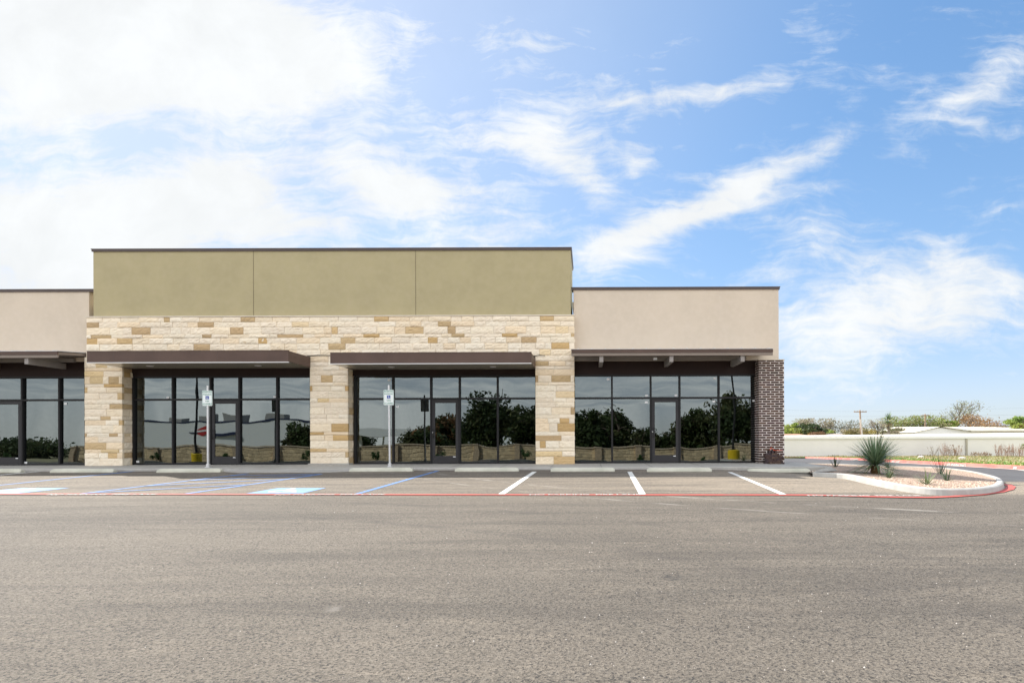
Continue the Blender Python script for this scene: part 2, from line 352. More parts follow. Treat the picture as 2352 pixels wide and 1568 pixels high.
def asphalt_mat():
    m_ = bpy.data.materials.new('asphalt'); m_.use_nodes = True; t = NT(m_.node_tree); b = t.n['Principled BSDF']
    co = t.node('ShaderNodeTexCoord', 3)
    sp = t.n.new('ShaderNodeSeparateXYZ'); t.l.new(co, sp.inputs[0])
    base = t.mix(t.smooth(t.noise(co, .22, 5, .6), .3, .7), (.172, .148, .119), (.138, .119, .096))
    bands = t.noise(t.mapv(co, (.16, 1.5, 1)), 1.0, 6, .65, .6)
    base = t.mix(t.m('MULTIPLY', t.smooth(bands, .42, .66), .75), base, (.098, .085, .070))
    # dusty, tracked-over zone near the stalls and by the island: tan dust in streaks along X
    streak = t.noise(t.mapv(co, (.22, 1.9, 1)), 1.6, 8, .68, .5)
    streak2 = t.noise(t.mapv(co, (.8, 5, 1), (0, 0, R(-14))), 1.1, 7, .7, .4)
    zone = t.m('MULTIPLY', t.smooth(sp.outputs[1], 9.5, 12.6), .6)
    zone2 = t.m('MULTIPLY', t.smooth(sp.outputs[0], -1.0, 7.0), t.smooth(t.m('ADD', sp.outputs[1], t.m('MULTIPLY', t.m('MAXIMUM', t.m('SUBTRACT', sp.outputs[0], 9.0), 0.0), .3)), 11.2, 12.4))
    dust = t.m('ADD', t.m('MULTIPLY', zone, t.smooth(streak, .30, .72)), t.m('MULTIPLY', t.smooth(streak2, .48, .8), .30), clamp=True)
    dust = t.m('ADD', dust, t.m('MULTIPLY', zone2, t.smooth(streak, .2, .6)), clamp=True)
    dust = t.m('MULTIPLY', dust, t.m('SUBTRACT', 1.0, t.smooth(sp.outputs[1], 17, 19)))
    base = t.mix(dust, base, (.33, .275, .21))
    # aggregate
    vo = t.n.new('ShaderNodeTexVoronoi'); vo.inputs['Scale'].default_value = 85; t.l.new(co, vo.inputs['Vector'])
    wn = t.n.new('ShaderNodeSeparateColor'); t.l.new(vo.outputs['Color'], wn.inputs[0])
    base = t.mix(.6, base, t.mix(wn.outputs[0], (.40, .39, .38), (1.6, 1.58, 1.55)), 'MULTIPLY')
    n40 = t.noise(co, 48, 5, .75)
    base = t.mix(t.m('MULTIPLY', t.smooth(n40, .51, .60), .9), base, (.022, .021, .021))
    n9 = t.noise(co, 22, 5, .75)
    base = t.mix(t.m('MULTIPLY', t.smooth(n9, .48, .72), .3), base, (.22, .20, .172))
    def arc(cx, cy, r, w, colr, k, nsc=1.3):
        nonlocal base
        vx = t.m('SUBTRACT', sp.outputs[0], cx); vy = t.m('SUBTRACT', sp.outputs[1], cy)
        d = t.m('SQRT', t.m('ADD', t.m('MULTIPLY', vx, vx), t.m('MULTIPLY', vy, vy)))
        e = t.m('ABSOLUTE', t.m('SUBTRACT', d, r)); mk = t.m('SUBTRACT', 1.0, t.smooth(e, w*.4, w))
        mk = t.m('MULTIPLY', mk, t.smooth(t.noise(co, nsc, 5, .7), .42, .66)); base = t.mix(t.m('MULTIPLY', mk, k), base, colr)
    arc(14, 30, 22.5, .10, (.33, .30, .26), .7); arc(14.6, 30.4, 24.2, .07, (.33, .30, .26), .6); arc(-9, -6, 15.6, .14, (.07, .062, .055), .5); arc(-9, -6, 17.2, .14, (.07, .062, .055), .45)
    arc(22, -9, 21, .16, (.075, .066, .058), .45); arc(-1.9, 4.43, 0, .12, (.26, .235, .205), .6, 6); arc(.75, 5.3, 0, .15, (.03, .03, .03), .8, 9)
    # pale grit specks
    v2 = t.n.new('ShaderNodeTexVoronoi'); v2.inputs['Scale'].default_value = 3.2; t.l.new(co, v2.inputs['Vector'])
    base = t.mix(t.m('MULTIPLY', t.m('LESS_THAN', v2.outputs['Distance'], .016), .6), base, (.55, .50, .44))
    v3 = t.n.new('ShaderNodeTexVoronoi'); v3.inputs['Scale'].default_value = 14; t.l.new(co, v3.inputs['Vector'])
    base = t.mix(t.m('MULTIPLY', t.m('LESS_THAN', v3.outputs['Distance'], .045), .5), base, (.42, .39, .35))
    # the lane behind and the right side: newer, greyer asphalt
    nl = t.smooth(sp.outputs[1], 17.5, 18.5)
    base = t.mix(t.m('MULTIPLY', nl, .85), base, t.mix(t.smooth(t.noise(t.mapv(co, (2, .25, 1)), .8, 5, .6), .35, .65), (.115, .115, .12), (.085, .085, .09)))
    t.set(b.inputs['Base Color'], base); b.inputs['Roughness'].default_value = .86; b.inputs['Specular IOR Level'].default_value = .35
    bn = t.n.new('ShaderNodeBump'); bn.inputs['Strength'].default_value = .9; bn.inputs['Distance'].default_value = .008
    t.l.new(t.m('ADD', t.m('MULTIPLY', n40, 1.2), t.m('MULTIPLY', vo.outputs['Distance'], .5)), bn.inputs['Height']); t.l.new(bn.outputs[0], b.inputs['Normal'])
    return m_
M_asph = asphalt_mat()
M_dirt = mat('dry_ground', (.30, .25, .16), .95, var=.5, vscale=.3, vcol=(.16, .17, .07), bump=.5, bscale=8, bdist=.05)
M_verge = mat('verge_soil', (.36, .30, .17), .95, var=.6, vscale=.7, vcol=(.20, .24, .08), bump=.5, bscale=8, bdist=.05)
def gravel_mat():
    m_ = bpy.data.materials.new('pink_gravel'); m_.use_nodes = True; t = NT(m_.node_tree); b = t.n['Principled BSDF']
    co = t.node('ShaderNodeTexCoord', 3)
    vo = t.n.new('ShaderNodeTexVoronoi'); vo.inputs['Scale'].default_value = 24; t.l.new(co, vo.inputs['Vector'])
    s = t.n.new('ShaderNodeSeparateColor'); t.l.new(vo.outputs['Color'], s.inputs[0])
    c = t.mix(s.outputs[0], (.42, .29, .21), (.66, .51, .38))
    c = t.mix(t.m('MULTIPLY', t.smooth(s.outputs[1], .6, 1), .5), c, (.38, .22, .16))
    c = t.mix(t.smooth(vo.outputs['Distance'], .4, .85), c, (.16, .11, .085))
    t.set(b.inputs['Base Color'], c); b.inputs['Roughness'].default_value = .9
    bn = t.n.new('ShaderNodeBump'); bn.inputs['Strength'].default_value = 1; bn.inputs['Distance'].default_value = .03; bn.invert = True
    t.l.new(vo.outputs['Distance'], bn.inputs['Height']); t.l.new(bn.outputs[0], b.inputs['Normal'])
    return m_
M_gravel = gravel_mat()
# ================================================================ SETTING
def lin(a, b, st): 
    n = max(1, int(round((b-a)/st))); return [a+(b-a)*i/n for i in range(n+1)]
def sheet(name, xs, ys, zf, m_, mask=None, **tags):
    vs = [(x, y, zf(x, y)) for y in ys for x in xs]; n = len(xs); fs = []
    for j in range(len(ys)-1):
        for i in range(n-1):
            if mask and not mask((xs[i]+xs[i+1])/2, (ys[j]+ys[j+1])/2): continue
            fs.append((j*n+i, j*n+i+1, (j+1)*n+i+1, (j+1)*n+i))
    mb = MB(); mb.grid(vs, fs); return mb.build(name, m_, smooth=True, **tags)

# far red kerb line of the lane, first so the sheets can meet it
KP = [P(3200/1.306, (1150+830/3.047)/1.306, 21, ), P(2352, 1080, 26), P(2188, 1069.5, 31), P(2062, 1063.5, 37), P(1975, 1057.2, 45), P(1887, 1053.2, 55), P(1850, 1051.8, 61)]
for p in KP: p.z = zg(p.x, p.y)
def kerbx(Y):
    if Y <= KP[0].y: return KP[0].x+(Y-KP[0].y)*(-.25)
    for a, b in zip(KP, KP[1:]):
        if Y <= b.y: return a.x+(b.x-a.x)*(Y-a.y)/(b.y-a.y)
    return KP[-1].x
sheet('parking_lot', lin(-48, -14, 1.0)+lin(-14, 14, .5)[1:]+lin(14, 30, .5)[1:], lin(-14, 0, 1)+lin(0, 30, .5)[1:]+lin(30, 66, 1)[1:], zg, M_asph, kind='structure')
far = [-900, -500, -300, -180, -120, -80, -48]+lin(-44, 72, 4)+[90, 120, 180, 300, 600, 1000]
sheet('ground', far, [-700, -350, -150, -90, -60, -40, -26, -18]+lin(-14, 66, 4)+[70, 80, 100, 140, 200, 320, 700, 1500], lambda x, y: zg(x, y)-.25 if (-46 < x < 44 and -14 < y < 66) else zg(x, y)-.06, M_dirt, kind='structure')
# verge right of the kerb
mb = MB(); ys = lin(14, 68.5, .75); rows = []
for y in ys:
    kx = kerbx(y)+.18
    rows.append([(kx+d, y, zg(kx+d, y)+.10-.05*sstep(d/3)+(0.03*math.sin(kx*3+y*1.7+d*2.1)*sstep(d/2))) for d in (0, .6, 1.4, 2.5, 4, 7, 12, 20, 34)])
n = 9; mb.grid([v for r_ in rows for v in r_], [(j*n+i, j*n+i+1, (j+1)*n+i+1, (j+1)*n+i) for j in range(len(ys)-1) for i in range(n-1)])
mb.build('verge_ground', M_verge, smooth=True, kind='structure')
mb = MB(); mb.grid([v for y in (60.5, 64, 68.4) for v in [(x, y, zg(x, y)+.05) for x in lin(5, 23, 2)]], [(j*10+i, j*10+i+1, (j+1)*10+i+1, (j+1)*10+i) for j in range(2) for i in range(9)])
mb.build('ground_strip', M_verge, kind='structure')

# red painted kerb
M_redkerb = mat('red_kerb_paint', (.62, .13, .11), .7, var=.35, vscale=1.5, vcol=(.66, .22, .18), bump=.2, bscale=60)
ys = lin(16, 61, .75)
mb = MB(); top = []
prof = [(-.05, -.05), (0, 0.145), (.03, .165), (.20, .165), (.20, -.1)]
gut = MB()
rings = [[(kerbx(y)+a, y, zg(kerbx(y), y)+h) for a, h in prof] for y in ys]
mb.grid([v for r_ in rings for v in r_], [(j*5+i, j*5+i+1, (j+1)*5+i+1, (j+1)*5+i) for j in range(len(ys)-1) for i in range(4)]+[(0, 1, 2, 3, 4)])
mb.build('kerb', M_redkerb, label='long red painted kerb along the far side of the lane', cat='kerb')
gr = [[(kerbx(y)+a, y, zg(kerbx(y)+a, y)+.012) for a in (-.42, -.04)] for y in ys]
gut.grid([v for r_ in gr for v in r_], [(j*2, j*2+1, (j+1)*2+1, (j+1)*2) for j in range(len(ys)-1)])
gut.build('gutter_strip', M_conc, kind='structure')
# white lettering panels on the red kerb
KO = bpy.data.objects['kerb']
for k, (y0, s) in enumerate([(26.6, 'FIRE LANE'), (31.6, 'NO PARKING'), (38, 'FIRE LANE'), (47, 'NO PARKING')]):
    def kp(a, b, y0=y0):
        y = y0-a; return (kerbx(y)-.052+.05*min(1, (b+.03)/.195)-.012, y, zg(kerbx(y), y)-.02+b)
    mb = text_mb(s, .19, kp, 'LEFT', bold=.006, sx=1.5)
    mb.build('kerb_lettering', M_pfade, KO)

# ---- sidewalk along the shop front
XL, XR = -46.0, 7.2
KY = 17.9
ZK = -.012
def zs(Y): return ZK+(Y-KY)/(20.6-KY)*(-ZK+.0)
mb = MB()
rampx0, rampx1 = XA(575, KY), XA(780, KY)
def slab(x0, x1):
    mb.box(x0, x1, KY, 21.0, -.5, -.3)
    mb.grid([(x0, KY+.02, ZK), (x1, KY+.02, ZK), (x1, 20.95, 0), (x0, 20.95, 0), (x0, KY, ZK-.02), (x1, KY, ZK-.02), (x0, KY, -.4), (x1, KY, -.4)],
            [(0, 1, 2, 3), (4, 5, 1, 0), (6, 7, 5, 4)])
x = XL; cuts = [rampx0-.25, rampx0, rampx1, rampx1+.25]
slab(XL, rampx0-.6); slab(rampx1+.6, XR)
# ramp: the kerb dips to lot level and a flared apron runs out
zr = zg(0, 17.2)+.012
a0, a1, b0, b1 = rampx0-.6, rampx1+.6, rampx0+.1, rampx1-.1
mb.grid([(a0, KY, ZK), (b0, KY, ZK-.035), (b1, KY, ZK-.035), (a1, KY, ZK), (a0, 20.95, 0), (a1, 20.95, 0),
         (a0-.2, 17.65, zr+.01), (b0, 17.18, zr), (b1, 17.18, zr), (a1+.2, 17.65, zr+.01),
         (a0-.2, 17.65, zr-.1), (b0, 17.18, zr-.1), (b1, 17.18, zr-.1), (a1+.2, 17.65, zr-.1)],
        [(0, 1, 2, 3, 5, 4), (6, 7, 1, 0), (7, 8, 2, 1), (8, 9, 3, 2), (10, 11, 7, 6), (11, 12, 8, 7), (12, 13, 9, 8)])
# right end apron sweeping behind the planting bed
c8 = lambda x, y: ((2280+x/2.97)*.7656, (1110+y/2.97)*.7656)
e1, e2, e3 = G(*c8(470, 905), .13), G(*c8(700, 896), .13), G(*c8(330, 845), .12)
mb.grid([(XR, KY, ZK), tuple(e1), tuple(e2), tuple(e3), (XR, 20.95, 0), (XR, KY, -.6), (e1.x, e1.y, -.6)], [(0, 1, 2, 3, 4), (5, 6, 1, 0)])
mb.build('sidewalk', M_conc, kind='structure')
# score joints in the walk: dark thin sheets
mb = MB()
for i in range(26):
    x = -30+1.52*i
    if x > XR: break
    if rampx0-.6 < x < rampx1+.6: continue
    mb.grid([(x, KY+.03, ZK+.004), (x+.012, KY+.03, ZK+.004), (x+.012, 20.5, .004), (x, 20.5, .004)], [(0, 1, 2, 3)])
mb.build('sidewalk_joints', mat('dark_joint', (.16, .15, .14), .9), kind='structure')

# ---- painted markings
def strip(mb, pts, w, off, sub=.5):
    """ribbon over the ground through points, width w"""
    pts = [Vector((p[0], p[1], 0)) for p in pts]; dense = []
    for a, b in zip(pts, pts[1:]):
        n = max(1, int((b-a).length/sub)); dense += [a.lerp(b, i/n) for i in range(n)]
    dense.append(pts[-1]); vs = []
    for i, p in enumerate(dense):
        d = (dense[min(i+1, len(dense)-1)]-dense[max(i-1, 0)]).normalized(); nrm = Vector((-d.y, d.x, 0))
        for s_ in (-.5, .5):
            q = p+nrm*(w*s_); vs.append((q.x, q.y, zg(q.x, q.y)+off))
    mb.grid(vs, [(2*i, 2*i+1, 2*i+3, 2*i+2) for i in range(len(dense)-1)])
LW = .105
REDY = G(1300, 1137.2).y
def C7(x, y): return (x/2.352*.7656, (1370+y/2.352)*.7656)
mb = MB()
for (a, b) in [((1152, 1134.5), (1228, 1083)), ((1476, 1135.5), (1446, 1083)), ((1803, 1137), (1676, 1084)), (C7(-160, 142), C7(275, 104))]:
    p, q = G(*a), G(*b); strip(mb, [p, q], .13, .005)
mb.build('white_stall_lines', M_pwhite, kind='structure')
mb = MB()
A0, A1 = G(*C7(565, 262)), G(*C7(1750, 118)); B0, B1 = G(*C7(1310, 262)), G(*C7(2270, 122))
for p, q in [(A0, A1), (B0, B1), (G(821, 1134), G(1006, 1081)), (G(*C7(-260, 228)), G(*C7(940, 102)))]:
    strip(mb, [p, q], LW, .005)
for t in (.02, .3, .56, .84):
    p = A0.lerp(A1, t); q = B0.lerp(B1, min(1, t+.36)) if t < .8 else B0.lerp(B1, 1.0)
    strip(mb, [p, q], LW*.9, .009)
mb.build('blue_stall_lines', M_pblue, kind='structure')
red = [G(x, 1135.4+.0012*x) for x in (-500, 0, 500, 1000, 1500, 1860)]
def C5(x, y): return ((2300+x/3.047)/1.306, (1150+y/3.047)/1.306)
red += [G(*C5(x, y)) for x, y in [(900, 1036), (1250, 1043), (1500, 1044), (1700, 1036), (1950, 1018), (2120, 995), (2215, 970), (2240, 945), (2200, 922)]]
mb = MB(); strip(mb, red, .17, .013, .25); mb.build('red_fire_lane_line', M_pred, kind='structure')
mb = MB()
for cxv in (235, 758, 1343, 1985):
    g = G(cxv, 1137.2 if cxv < 1900 else 1139.5); 
    text_mb('NO PARKING  FIRE LANE', .155, lambda a, b: (g.x+a, g.y-.055+b, zg(g.x+a, g.y-.055+b)+.018), 'CENTER', mb, bold=.004, sx=1.22)
mb.build('fire_lane_lettering', M_pfade, kind='structure')

# accessible-parking symbol: wheel, figure; drawn in a unit square as ribbons
def isa(place, mb):
    def rib(pts, w):
        vs = []
        for i, p in enumerate(pts):
            a, b = pts[max(i-1, 0)], pts[min(i+1, len(pts)-1)]; d = Vector((b[0]-a[0], b[1]-a[1])).normalized()
            for s_ in (-.5, .5): vs.append(place(p[0]-d.y*w*s_, p[1]+d.x*w*s_))
        mb.grid(vs, [(2*i, 2*i+1, 2*i+3, 2*i+2) for i in range(len(pts)-1)])
    rib([(.47+.20*math.cos(R(a)), .33+.20*math.sin(R(a))) for a in range(110, 352, 12)], .065)
    rib([(.42, .70), (.45, .42)], .085); rib([(.44, .43), (.655, .42), (.74, .20), (.80, .215)], .07); rib([(.43, .58), (.62, .57)], .06)
    mb.grid([place(.41+.06*math.cos(R(a)), .81+.06*math.sin(R(a))) for a in range(0, 360, 30)], [tuple(range(12))])
def quadmap(c, off):
    c = [Vector(p) for p in c]
    def f(a, b):
        p = c[0].lerp(c[1], a).lerp(c[3].lerp(c[2], a), b); return (p.x, p.y, zg(p.x, p.y)+off)
    return f
for k, c in enumerate([[(1735, 259), (2135, 259), (2300, 220), (1965, 220)], [(-270, 259), (128, 259), (495, 220), (160, 220)]]):
    q = [G(*C7(*p)) for p in c]; f = quadmap(q, .005); mb = MB()
    mb.grid([f(i/4, j/3) for j in range(4) for i in range(5)], [(j*5+i, j*5+i+1, (j+1)*5+i+1, (j+1)*5+i) for j in range(3) for i in range(4)])
    mb.build('blue_pavement_square', M_pblue2, kind='structure')
    mb = MB(); isa(quadmap(q, .010), mb); mb.build('wheelchair_pavement_mark', M_pwhite, kind='structure')

# ---- planting island
outer = [(520, 836), (600, 852), (690, 868), (900, 915), (1120, 962), (1340, 1000), (1600, 1022), (1850, 1022), (2040, 1006), (2150, 978), (2172, 945), (2150, 905), (2030, 862), (1850, 822), (1640, 796), (1400, 782), (1000, 768), (600, 752), (250, 742)]
op = [Vector(e1)]+[G(*C5(*p)) for p in outer[2:]]
def catmull(pts, n=6, closed=False):
    out = []; N = len(pts)
    rng = range(N) if closed else range(N-1)
    for i in rng:
        p0, p1, p2, p3 = (pts[(i+k) % N] if closed else pts[max(0, min(N-1, i+k))] for k in (-1, 0, 1, 2))
        for j in range(n):
            t = j/n; out.append(.5*((2*p1)+(p2-p0)*t+(2*p0-5*p1+4*p2-p3)*t*t+(3*p1-p0-3*p2+p3)*t*t*t))
    if not closed: out.append(pts[-1])
    return out
op = [Vector((p.x, p.y, 0)) for p in op]
# back edge lies a little nearer than the lane; close along the walk
ring = catmull(op, 5)
cen = sum(ring, Vector())/len(ring)
def nrm_at(i):
    d = (ring[min(i+1, len(ring)-1)]-ring[max(i-1, 0)]).normalized(); return Vector((-d.y, d.x, 0))
KH = .125
mb = MB(); prof = [(0, -.1), (.0, .0), (.02, KH-.02), (.05, KH), (.16, KH), (.17, KH-.05)]
rings = []
for i, p in enumerate(ring):
    nn_ = nrm_at(i)
    rings.append([(p.x+nn_.x*a, p.y+nn_.y*a, zg(p.x, p.y)+h) for a, h in prof])
np_ = len(prof)
mb.grid([v for r_ in rings for v in r_], [(j*np_+i, (j+1)*np_+i, (j+1)*np_+i+1, j*np_+i+1) for j in range(len(ring)-1) for i in range(np_-1)])
mb.build('island_kerb', M_kerb, smooth=False, label='pale rounded concrete kerb around the gravel planting island', cat='kerb')
inner = [Vector((p.x, p.y, 0))+nrm_at(i)*.155 for i, p in enumerate(ring)]
def zi(x, y): return zg(x, y)+KH-.035
import mathutils
tri = mathutils.geometry.tessellate_polygon([inner])
# fill by a clipped grid for a lightly humped bed
def inside(x, y):
    c = False; j = len(inner)-1
    for i in range(len(inner)):
        a, b = inner[i], inner[j]
        if (a.y > y) != (b.y > y) and x < (b.x-a.x)*(y-a.y)/(b.y-a.y)+a.x: c = not c
        j = i
    return c
mb = MB(); mb.grid([(p.x, p.y, zi(p.x, p.y)) for p in inner], [tuple(t) for t in tri]); mb.build('planting_bed', M_gravel, kind='structure')
# loose stones over the bed
mb = MB(); rs = random.Random(3); cnt = 0
xs_ = [p.x for p in inner]; ys_ = [p.y for p in inner]
while cnt < 5200:
    x = rs.uniform(min(xs_), max(xs_)); y = rs.uniform(min(ys_), max(ys_))
    if not inside(x, y): continue
    cnt += 1; s_ = rs.uniform(.012, .03); z = zi(x, y)
    c = rs.choice([(.58, .44, .33), (.66, .52, .40), (.48, .34, .25), (.40, .26, .19), (.72, .61, .49)])
    a = rs.uniform(0, 6.3); vs = [(x+s_*math.cos(a+k*1.57)*rs.uniform(.7, 1.2), y+s_*math.sin(a+k*1.57)*rs.uniform(.7, 1.2), z-.004) for k in range(4)]+[(x+rs.uniform(-.3, .3)*s_, y+rs.uniform(-.3, .3)*s_, z+s_*rs.uniform(.6, 1.1))]
    mb.grid(vs, [(0, 1, 4), (1, 2, 4), (2, 3, 4), (3, 0, 4)], c)
mb.build('gravel', mat('gravel_stones', (1, 1, 1), .9, usecol=True), kind='stuff', label='pinkish loose gravel covering the planting island', cat='gravel')

# scattered grit on the lot
mb = MB()
for i in range(500):
    y = 3.2+14*rs.random()**1.3; x = rs.uniform(-1.0, 1.0)*y*.85
    if rs.random() < .4: x = rs.uniform(0, y*.75)
    s_ = rs.uniform(.003, .008); z = zg(x, y); c = rs.choice([(.5, .45, .4), (.6, .55, .5), (.05, .05, .05), (.35, .3, .26)])
    vs = [(x+s_, y, z), (x, y+s_, z), (x-s_, y, z), (x, y-s_, z), (x, y, z+s_*1.1)]
    mb.grid(vs, [(0, 1, 4), (1, 2, 4), (2, 3, 4), (3, 0, 4)], c)
mb.build('grit', bpy.data.materials['gravel_stones'], kind='stuff', label='tiny loose grit scattered over the parking lot', cat='grit')
# ================================================================ THE SHOP BUILDING
D = 20.0; GY = 20.5
B = empty('retail_building', (XA(1320, D), 20.5, 0), label='single storey retail building with pale limestone piers, olive and tan stucco and dark glass shopfronts', cat='building')
SX = {p: XA(p, D) for p in (194, 199, 281, 712, 799.5, 1230, 1320)}
ZC = ZA(568.6, 20.15); ZW = ZA(660.5, 20.3)
ZB = ZA(724.8, D)
XC0, XC1 = XA(215.5, 20.15), XA(1312, 20.15)
XW1 = XA(1789.5, 20.3)
AWZ = 3.46
def wall(name, mt, x0, x1, y0, y1, z0, z1, joints=(), bev=.01, **t):
    mb = MB(); mb.box(x0, x1, y0, y1, z0, z1); return mb.build(name, mt, B, bevel=bev, **t)
o = wall('stucco_wall', M_olive, XC0, XC1, 20.15, 22.6, ZB-.15, ZC-.075, label='olive stucco parapet wall above the limestone')
for xv in (583.5, 956):
    mb = MB(); mb.box(XA(xv, 20.15)-.008, XA(xv, 20.15)+.008, 20.144, 20.152, ZB, ZC-.075); mb.build('stucco_joint', M_joint, o)
wall('stucco_wall', M_tan, -46, XA(200, 20.2), 20.3, 20.6, 3.5, ZW-.07, label='tan stucco wall left of the olive parapet')
wall('stucco_wall', M_tan, XA(1318, 20.2), XW1, 20.3, 20.6, AWZ, ZW-.07, label='tan stucco wall above the right-hand awning')
# side wall and body
mb = MB(); mb.box(XW1-.3, XW1-.004, 20.6, 42, -.9, ZW-.07); mb.box(-46, XW1-.3, 41.7, 42, -.9, ZW-.07); mb.box(-46, -45.7, 20.6, 41.7, -.9, ZW-.07)
mb.build('side_wall', M_tan, B)
mb = MB(); mb.box(-45.7, XW1-.3, 22.62, 41.7, 5.3, 5.5); mb.box(-45.7, XC0-.05, 20.6, 22.62, 5.3, 5.5); mb.box(XC1+.05, XW1-.3, 20.6, 22.62, 5.3, 5.5); mb.build('roof', M_roof, B)
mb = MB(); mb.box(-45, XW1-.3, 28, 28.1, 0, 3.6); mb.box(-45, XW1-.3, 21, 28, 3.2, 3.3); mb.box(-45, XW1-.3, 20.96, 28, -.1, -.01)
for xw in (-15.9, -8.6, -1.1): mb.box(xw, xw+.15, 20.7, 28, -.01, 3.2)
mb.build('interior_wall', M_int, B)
# copings
def coping(x0, x1, y0, y1, zt, ends=(0, 0)):
    mb = MB(); mb.box(x0-.03, x1+.03, y0-.035, y1, zt-.085, zt); mb.box(x0-.045, x1+.045, y0-.05, y1, zt-.018, zt+.006)
    return mb
coping(XC0, XC1, 20.15, 22.63, ZC).build('coping', M_coping, B)
coping(-46, XC0-.06, 20.3, 20.65, ZW).build('coping', M_coping, B)
mb = coping(XC1+.06, XW1, 20.3, 20.65, ZW); mb.box(XW1-.33, XW1+.03, 20.66, 42.03, ZW-.08, ZW+.004); mb.build('coping', M_coping, B)

# ---- limestone: every stone a small rough-faced block with its own tint
rs = random.Random(11)
CREAM = [(.90, .79, .62), (.89, .755, .565), (.92, .825, .67), (.87, .71, .51), (.91, .795, .63), (.89, .775, .615), (.86, .75, .60)]
PALE = [(.74, .57, .33), (.78, .62, .40)]
OCH = [(.58, .39, .18), (.56, .41, .23), (.62, .44, .23), (.52, .37, .21)]
def stone(mb, org, ud, nd, u0, u1, z0, z1, col, thick=.09):
    """block on the plane org + u*ud, facing nd"""
    g = .004; u0 += g; u1 -= g; z0 += g; z1 -= g
    nu = max(3, int((u1-u0)/.07)+1); nz = max(3, int((z1-z0)/.055)+1)
    ox = Vector(org); bulge = rs.uniform(-.012, .018)
    vs = []; 
    for j in range(nz+1):
        for i in range(nu+1):
            edge = (i in (0, nu)) or (j in (0, nz))
            dpt = (rs.uniform(-.012, -.006)+bulge*.6 if edge else rs.uniform(-.009, .010)+bulge)
            uu = u0+(u1-u0)*i/nu+(rs.uniform(-.012, .012) if 0 < i < nu else 0); zz = z0+(z1-z0)*j/nz+(rs.uniform(-.01, .01) if 0 < j < nz else 0)
            p = ox+Vector(ud)*uu+Vector(nd)*dpt; p.z = zz; vs.append(p)
    n1_ = nu+1; fs = [(j*n1_+i, j*n1_+i+1, (j+1)*n1_+i+1, (j+1)*n1_+i) for j in range(nz) for i in range(nu)]
    back = len(vs)
    for (uu, zz) in ((u0, z0), (u1, z0), (u1, z1), (u0, z1)):
        p = ox+Vector(ud)*uu-Vector(nd)*thick; p.z = zz; vs.append(p)
    bot = [i for i in range(nu+1)]; topi = [nz*n1_+i for i in range(nu+1)]; lf = [j*n1_ for j in range(nz+1)]; rt = [j*n1_+nu for j in range(nz+1)]
    fs += [tuple(bot[::-1])+(back, back+1), tuple(topi)+(back+2, back+3), tuple(lf)+(back+3, back), tuple(rt[::-1])+(back+1, back+2)]
    mb.grid(vs, fs, col)
def row(mb, org, ud, nd, L, z0, z1, ochre=(), wmin=.3, wmax=.8, rnd=0):
    """ochre: (start, end, strength) in metres along the row"""
    segs = []; x = 0
    for (a, b, s_) in sorted(ochre):
        a = max(a, 0); b = min(b, L)
        if a-x > .12: segs.append((x, a, None))
        elif a-x > 0: a = x
        segs.append((a, b, s_)); x = b
    if L-x > .1: segs.append((x, L, None))
    elif segs: segs[-1] = (segs[-1][0], L, segs[-1][2])
    for a, b, s_ in segs:
        if s_ is not None:
            if s_ > .45: c = rs.choice(OCH)
            else: c = rs.choice(PALE)
            k = rs.uniform(.9, 1.12); stone(mb, org, ud, nd, a, b, z0, z1, tuple(v*k for v in c)); continue
        y = a
        while b-y > 1e-3:
            w = rs.uniform(wmin, wmax)
            if b-y-w < wmin*.6: w = b-y
            c = rs.choice(CREAM)
            if rs.random() < rnd: c = rs.choice(OCH+PALE)
            k = rs.uniform(.94, 1.04); stone(mb, org, ud, nd, y, y+w, z0, z1, tuple(v*k for v in c)); y += w
FR = (0, -1, 0)
# band
V1 = lambda c: (c/1.96)*.7656; V2 = lambda c: (700+c/1.96)*.7656; V3 = lambda c: (1400+c/1.96)*.7656
offs = [0, 11.7, 23.7, 40.2, 48.3, 61.7, 76.2, 91.0]
zr_ = [ZB-o_/69.2 for o_ in offs]
och = {0: [(V1(965), V1(1000), .9), (V1(1418), V1(1500), .9), (V2(45), V2(130), .8), (V2(830), V2(915), .9), (V3(433), V3(515), .9)],
       1: [(V1(523), V1(582), .9), (V1(1163), V1(1258), .5), (V2(345), V2(445), .4), (V2(1205), V2(1280), .9)],
       2: [(V1(775), V1(885), .9), (V1(1355), V1(1432), .5), (V2(580), V2(615), .9), (V2(1013), V2(1120), 1), (V2(1262), V2(1308), .9), (V3(525), V3(600), .3)],
       3: [(V1(535), V1(655), .6), (V1(1190), V1(1245), .6), (V2(260), V2(412), .6), (V2(767), V2(860), .7), (V2(1285), V2(1360), .9), (V3(210), V3(300), .9), (V3(615), V3(632), .8)],
       4: [(V1(513), V1(573), .9), (V1(690), V1(778), .9), (V1(1518), V2(38), .9), (V2(143), V2(200), .9), (V2(633), V2(718), .8), (V2(1146), V2(1202), .9), (V3(323), V3(413), .9)],
       5: [(V1(1140), V1(1235), .9), (V2(560), V2(660), .8), (V3(500), V3(605), .9)],
       6: [(V3(430), V3(495), .3)]}
SB = MB(); x0b = SX[199]; x1b = SX[1320]; Lb = x1b-x0b
for i in range(7):
    row(SB, (x0b, D, 0), (1, 0, 0), FR, Lb, zr_[i+1], zr_[i], [(XA(a, D)-x0b, XA(b, D)-x0b, s_) for a, b, s_ in och[i]])
    for (xx, nd, ud) in ((x0b, (-1, 0, 0), (0, 1, 0)), (x1b, (1, 0, 0), (0, 1, 0))):
        row(SB, (xx-nd[0]*.012, D+.08, 0), ud, nd, .5, zr_[i+1], zr_[i], (), rnd=.15)
o = SB.build('stone_band', M_stone, B)
